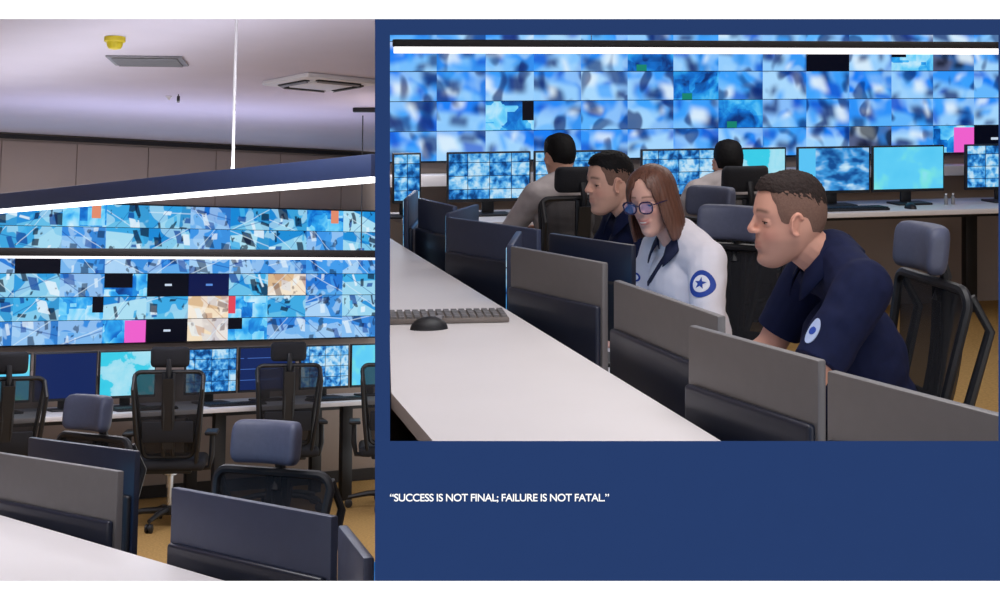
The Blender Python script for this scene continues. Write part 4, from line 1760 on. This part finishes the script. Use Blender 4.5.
# ================================================================== LEFT ROOM (local u, v, z; matrix ML)
WV = 2750.0                                         # picture column where the wall's level lines meet
d_ = RLi @ Vector(((WV - 500) / F, 1.0, (HOR - HL) / F))
D1 = Vector((d_.x, d_.y, 0)).normalized()
D2 = Vector((-D1.y, D1.x, 0))
LDZ = 0.73
LD0 = Lp(187, 410, z=LDZ)


def lp(a, b, z=0.0):
    p = LD0 + D1 * a + D2 * b
    return Vector((p.x, p.y, z))


def u_part(v, z, px=381.0):
    """local u of the partition's left face at depth v and height z"""
    n = (RLi @ Vector((1, -(px - 500) / F, 0)))         # plane normal in local axes (through the eye)
    # n . (u, v, z - LEYE) = 0
    return -(n.y * v + n.z * (z - LEYE)) / n.x


def a_part(b, z, off=0.03):
    # a where lp(a, b, z) meets the partition
    lo, hi = -3.0, 5.0
    for _ in range(60):
        mid = (lo + hi) / 2
        p = lp(mid, b, z)
        if p.x < u_part(p.y, z) - off:
            lo = mid
        else:
            hi = mid
    return lo


LWB = 1.02
# shell
aw = 2.9
sa, sb = lp(-5.2, LWB), lp(aw, LWB)
LH = 2.70
struct(MB().prism([(-4.4, 1.95), (0.35, 1.95), (0.35, 3.0), (sb.x, 8.4), (sb.x, sb.y), (sa.x, sa.y)], -0.06, 0).build('floor_left', M_carpet, M=ML, smooth=False))
# back wall in two heights: below the right room's floor level it runs on behind the partition
am = a_part(LWB, 1.5, 0.02)
am2 = a_part(LWB, 2.6, 0.02)
bw = MB()
bm_ = bw.bm
lo_, hi_ = 0.0, 1.26
for (x0, x1a, x1b, z0, z1) in ((-5.2, aw, aw, 0.0, 1.20), (-5.2, min(am, am2), min(am, am2), 1.20, LH)):
    bw.box(((x0 + x1a) / 2, LWB + 0.03, (z0 + z1) / 2), (x1a - x0, 0.06, z1 - z0))
LM = ML @ frame_M(lp(0, 0), D1, D2)
struct(bw.build('wall_back_left', M_taupe2, M=LM, smooth=False))
# upper wall panels with joints, each a part of the wall
wl = bpy.data.objects['wall_back_left']
xk = -5.0
top_end = min(am, am2) - 0.01
while xk < top_end - 0.1:
    x2 = min(xk + 0.56, top_end)
    MB().box(((xk + x2) / 2, LWB - 0.006, 2.42), (x2 - xk - 0.008, 0.012, 0.44)).build('panel', M_taupe, wl, smooth=False)
    xk += 0.56
tr1 = struct(MB().box(((-5.1 + top_end) / 2, LWB - 0.02, LH - 0.028), (top_end + 5.1, 0.04, 0.03)).build('trim_1', M_dark, M=LM, smooth=False))
tr2 = struct(MB().box(((-5.1 + 2.4) / 2, LWB - 0.012, 0.05), (7.4, 0.02, 0.09)).build('baseboard_left', M_dark, M=LM, smooth=False))
# ceiling, bounded by the partition on the right
cp = [(-4.4, 2.0), (u_part(2.0, LH) - 0.03, 2.0), (lp(am2, LWB).x, lp(am2, LWB).y), (sa.x, sa.y)]
struct(MB().prism(cp, LH, LH + 0.05).build('ceiling_left', M_ceil, M=ML, smooth=False))
struct(MB().box((-4.43, 5.5, 1.35), (0.06, 7.1, LH)).build('wall_left', M_taupe2, M=ML, smooth=False))

# video wall of the left room
CWL, CHL = 0.322, 0.186
bL = LWB - 0.10
a_end = min(a_part(bL, 1.2, 0.015), a_part(bL, 2.25, 0.015))
ncolL = 16


def Lpx(p):
    """picture column of a left-room point"""
    q = ML @ Vector(p)
    d = q - EYE
    return 500 + F * d.x / d.y, HOR - F * d.z / d.y


am_ = min(range(-4000, 3000), key=lambda i: abs(Lpx(lp(i / 1000, bL, 1.7))[0] - 187)) / 1000
vm_ = lp(am_, bL).y
Z0L = Lp(187, 341.5, v=vm_).z
CHL = (Lp(187, 206.5, v=vm_).z - Z0L) / 6
# put a column joint at picture column 105
best = min(range(-4000, 3000), key=lambda i: abs(Lpx(lp(i / 1000, bL, 1.7))[0] - 105)) / 1000
k_right = round((a_end - best) / CWL)
CWL = (a_end - best) / k_right
x_start = best - 8 * CWL
ncolL = 8 + k_right
JC = 8         # column right of the joint


def pickL(c, r):
    k = c - JC
    d = {(-2, 2): BLACK, (0, 3): HALFB, (1, 3): OFF, (2, 3): OFFB, (1, 5): OFF, (0, 5): MAG, (2, 5): PEACH, (-1, 4): CORNB, (4, 3): PEACH, (-1, 0): ORNG,
         (3, 5): CORNL, (3, 4): REDE, (5, 0): ORNG, (2, 4): PEACH, (7, 3): REDE}
    return d.get((k, r))


vwo = lp(x_start, bL)
video_wall(ML @ frame_M(vwo, D1, D2), ncolL, 6, CWL, CHL, Z0L, 'video wall of sharp blue camera feeds in the left view', pickL, FEED_L)

# back desk, monitors, keyboards
a_desk = 2.2
leg_a = []
for px in (218, 345.5):
    leg_a.append(min(range(-2000, 3000), key=lambda i: abs(Lpx(lp(i / 1000, 0.12, 0.3))[0] - px)) / 1000)
back_desk(LM, -3.6, a_desk, 0.74, LDZ, 'long pale desk under the video wall in the left view', [-3.4, -1.6] + leg_a)
tag(MB().box((-0.7, LWB - 0.07, 0.95), (5.7, 0.08, 0.05), bev=0.004).build('cable_tray', M_taupe, M=LM), 'taupe ledge between video wall and monitors in the left view', 'ledge')
faceL = yaw_of(-D2)


def a_at_px(px, b, z):
    lo, hi = -6.0, 5.0
    for _ in range(50):
        mid = (lo + hi) / 2
        if Lpx(lp(mid, b, z))[0] < px:
            lo = mid
        else:
            hi = mid
    return lo


def farL(pxl, pxr, screen, label, b=0.45):
    a_, c_ = a_at_px(pxl, b, 1.0), a_at_px(pxr, b, 1.0)
    q_ = lp((a_ + c_) / 2, b, LDZ)
    return make_monitor(label, place(ML, q_, faceL), M_plas, screen, 'far monitors of the left view', wdt=(c_ - a_) * 0.985, hgt=0.335, bot=0.065)


farL(-25, 31, S_cyan, 'far monitor behind the leftmost black chair')
farL(33, 97.5, S_ui, 'far monitor with a dark navy interface, leftmost uncovered')
farL(98, 156, S_map, 'far monitor showing a pale cyan map')
farL(184, 237, S_grid, 'far monitor with blue camera grid right of the tall chair')
farL(238, 296, S_ui, 'far monitor with dark navy interface behind the middle chair')
farL(299, 349, S_grid, 'far monitor with camera grid second from the blue wall')
farL(350, 392, S_cyan, 'far pale cyan monitor next to the blue wall')
for px, lab in ((145, 'black keyboard on the far desk beside the tall chair'), (235, 'black keyboard under the navy interface screen on the far desk'), (335, 'black keyboard near the blue wall on the far desk')):
    q_ = lp(a_at_px(px, 0.17, LDZ), 0.17, LDZ)
    make_keyboard(lab, place(ML, q_, yaw_of(D1)), key=M_plas)

# near counter
LCZ = 0.97
e0, e1_ = Lp(0, 515, z=LCZ), Lp(225, 581, z=LCZ)
dc = (e1_ - e0)
dc.z = 0
dc.normalize()
nc = Vector((dc.y, -dc.x, 0))           # towards the viewer / left
if nc.x > 0:
    nc = -nc
A = e0 - dc * 1.6
B = e1_ + dc * 0.35
KL = Matrix.Translation((e0.x, e0.y, 0)) @ Matrix.Rotation(yaw_of(dc), 4, 'Z')
KLi = KL.inverted()


def lk(*ps_):
    return [tuple((KLi @ Vector((p.x, p.y, 0)))[:2]) for p in ps_]


root = thing('raised_counter', 'white counter crossing the bottom left corner', 'counter', ML @ KL)
MB().prism(lk(A, B, B + nc * 0.6, A + nc * 0.6), LCZ - 0.035, LCZ).build('countertop', M_top, root, smooth=False)
MB().prism(lk(A + nc * 0.02, B + nc * 0.02, B + nc * 0.05, A + nc * 0.05), 0, LCZ - 0.036).build('privacy_panel', M_edge, root, smooth=False)
LWZ = 0.73
root = thing('work_desk', 'desk behind the bottom left counter, carrying the near monitors', 'desk', ML @ KL)
A2, B2 = A - nc * 0.01, B - nc * 0.01
MB().prism(lk(A2, B2, B2 - nc * 0.26 - dc * 0.4, A2 - nc * 0.32), LWZ - 0.03, LWZ).build('desktop', M_top, root, smooth=False)
for t in (0.25, 1.6, 2.2):
    for o_ in (0.06, 0.20):
        (qx, qy), = lk(A2 + dc * t - nc * o_)
        MB().box((qx, qy, (LWZ - 0.03) / 2), (0.06, 0.06, LWZ - 0.032), bev=0.004).build('leg', M_blk, root)


def nearL(pl_, pr_, label, shell, wdt=0.56, top=1.13, low=M_slatel, anchor='l', base=(0.02, 0.17)):
    A_, B_ = Lp(*pl_, z=top), Lp(*pr_, z=top)
    d = B_ - A_
    d.z = 0
    if wdt > 0.45:
        wdt = d.length
    d.normalize()
    mid = A_ + d * wdt / 2 if anchor == 'l' else B_ - d * wdt / 2
    face = Vector((-d.y, d.x))
    return make_monitor(label, place(ML, (mid.x, mid.y, LWZ), yaw_of(face)), shell, S_grid, 'near monitors of the left view', wdt=wdt, hgt=0.335, bot=top - LWZ - 0.335, dark_lower=low, base=base)


nearL((-2, 452), (121, 471), 'silver-grey monitor back at the bottom left', M_silver, wdt=0.60, anchor='r')
nearL((31, 437), (138, 451), 'black monitor behind the silver-grey one at the bottom left', M_slatel, low=M_plas)
nearL((175, 487), (335, 516), 'slate blue monitor back at the bottom centre of the left view', M_slate, wdt=0.60)
nearL((343, 525), (363, 550), 'narrow slate monitor beside the blue wall at the bottom', M_slate, wdt=0.38, base=(-0.05, 0.12))

# chairs of the left room


def chairL(px, py, v, d, label, black=False):
    """headrest centre at picture point, distance v"""
    p = Lp(px, py, v=v)
    d = Vector(d).normalized()
    return chair(label, place(ML, (p.x + d.x * 0.28, p.y + d.y * 0.28, 0), face_to(d)), black)


dn = (D2.x, D2.y)
chairL(170, 354, 10.1, (dn[0] + 0.45, dn[1]), 'black mesh chair with full base showing, left of the desk leg', True)
chairL(289, 358, 10.85, (dn[0] + 0.35, dn[1]), 'black mesh chair drawn up to the far desk, between the two desk legs', True)
chairL(8, 365, 9.4, (dn[0] + 0.1, dn[1]), 'black chair cut by the left edge', True)
chairL(93, 409, 6.0, (-0.62, -0.78), 'chair with slate headrest rising behind the black monitor')
chairL(271, 447, 4.95, (-0.45, -0.85), 'chair with slate headrest behind the slate blue monitor')
pR = Lp(392, 440, v=11.2)
chair('black chair mostly hidden past the blue wall by the right desk leg', place(ML, (pR.x, pR.y, 0), face_to((-0.1, 1))))

# pendant lamps of the left room
zP = 1.965
pA = Lp(378, 182, z=zP)
dP = Vector((-0.60, 1.0, 0)).normalized()
# direction from two picture points on the lamp's lower edge
pB = Lp(0, 213, z=zP)
dP = (pB - pA)
pE = pA + dP * 1.25
pendant(ML, pE, pA, 0.076, 0.06, M_led, 'large blue pendant lamp with glowing underside crossing the left view', 0.017, M_house, (0.14, 0.762), LH, M_whitep, 0.006, 12, (0.90, 0.92, 1.0))
vq = 9.4
q1_ = Lp(378, 260, v=vq + 0.45)
q0_ = Lp(-40, 257, v=vq - 0.55)
q0_.z = q1_.z
root2 = pendant(ML, q0_, q1_, 0.048, 0.06, M_led2, 'thin dark pendant lamp across the left video wall', 0.014, M_dark, (0.955,), LH, M_blk, 0.004, 11, (0.62, 0.66, 1.0))  # added blue uplight stands in for the video wall's glow on the ceiling
pbk = Lp(361, 111, z=LH - 0.02)
tag(MB().box((pbk.x + 0.02, pbk.y, LH - 0.014), (0.14, 0.05, 0.026), bev=0.004).build('ceiling_bracket', M_blk, M=ML), 'black bracket on the ceiling beside the blue wall', 'bracket')

# ceiling fittings
ps = Lp(115, 37, z=LH)
r_ = thing('smoke_detector', 'yellow smoke detector on the ceiling', 'smoke detector', ML @ Matrix.Translation(ps))
MB().lathe([(0.046, -0.001), (0.046, -0.020), (0.042, -0.024)], n=24).build('base', M_yel, r_)
MB().lathe([(0.036, -0.023), (0.034, -0.040), (0.026, -0.052), (0.010, -0.056)], n=24).build('chamber', M_yel, r_)
pv = Lp(148, 60, z=LH)
yv = yaw_of(D1) - 0.15
r_ = thing('ceiling_vent', 'flat grey vent plate on the ceiling beside the yellow detector', 'vent', ML @ Matrix.Translation(pv) @ Matrix.Rotation(yv - 0.35, 4, 'Z'))
MB().box((0, 0, -0.005), (0.36, 0.30, 0.009), bev=0.003).build('frame', M_grey, r_)
for i in range(9):
    MB().box((0, -0.12 + 0.03 * i, -0.0125), (0.31, 0.020, 0.006), rot=Matrix.Rotation(0.3, 3, 'X')).build('slat', M_grey, r_, smooth=False)
pc = Lp(321, 80, z=LH)
r_ = thing('ceiling_air_conditioner', 'white square cassette air conditioner in the ceiling', 'air conditioner', ML @ Matrix.Translation(pc) @ Matrix.Rotation(yaw_of(D1) + 0.1, 4, 'Z'))
MB().box((0, 0, -0.014), (0.46, 0.46, 0.027), bev=0.008).build('panel', M_whitep, r_)
MB().box((0, 0, -0.032), (0.25, 0.25, 0.012), bev=0.005).build('grille', M_whitep, r_)
for k in range(4):
    a = k * PI / 2
    o_ = MB().box((0, 0, 0), (0.27, 0.032, 0.008), bev=0.002).build('air_slot', M_dark, r_)
    o_.matrix_local = Matrix.Rotation(a, 4, 'Z') @ Matrix.Translation((0, 0.172, -0.0305))
    o_ = MB().box((0, 0, 0), (0.26, 0.018, 0.004)).build('louver', M_grey, r_)
    o_.matrix_local = Matrix.Rotation(a, 4, 'Z') @ Matrix.Translation((0, 0.172, -0.038)) @ Matrix.Rotation(0.35, 4, 'X')
ps = Lp(169, 96, z=LH)
tag(MB().lathe([(0.020, -0.001), (0.020, -0.006), (0.014, -0.010), (0.006, -0.022)], n=16).build('ceiling_sprinkler', M_whitep, M=ML @ Matrix.Translation(ps)), 'tiny white ceiling disc beside the hanging black fitting', 'sprinkler')
ps = Lp(178.5, 94, z=LH)
r_ = thing('hanging_sensor', 'small black fitting hanging from the ceiling', 'sensor', ML @ Matrix.Translation(ps))
MB().tube([(0, 0, -0.001), (0, 0, -0.012)], 0.003, 8).build('stem', M_blk, r_)
MB().lathe([(0.006, -0.05), (0.009, -0.048), (0.009, -0.014), (0.006, -0.011)], n=12).build('body', M_blk, r_)

bpy.context.view_layer.update()
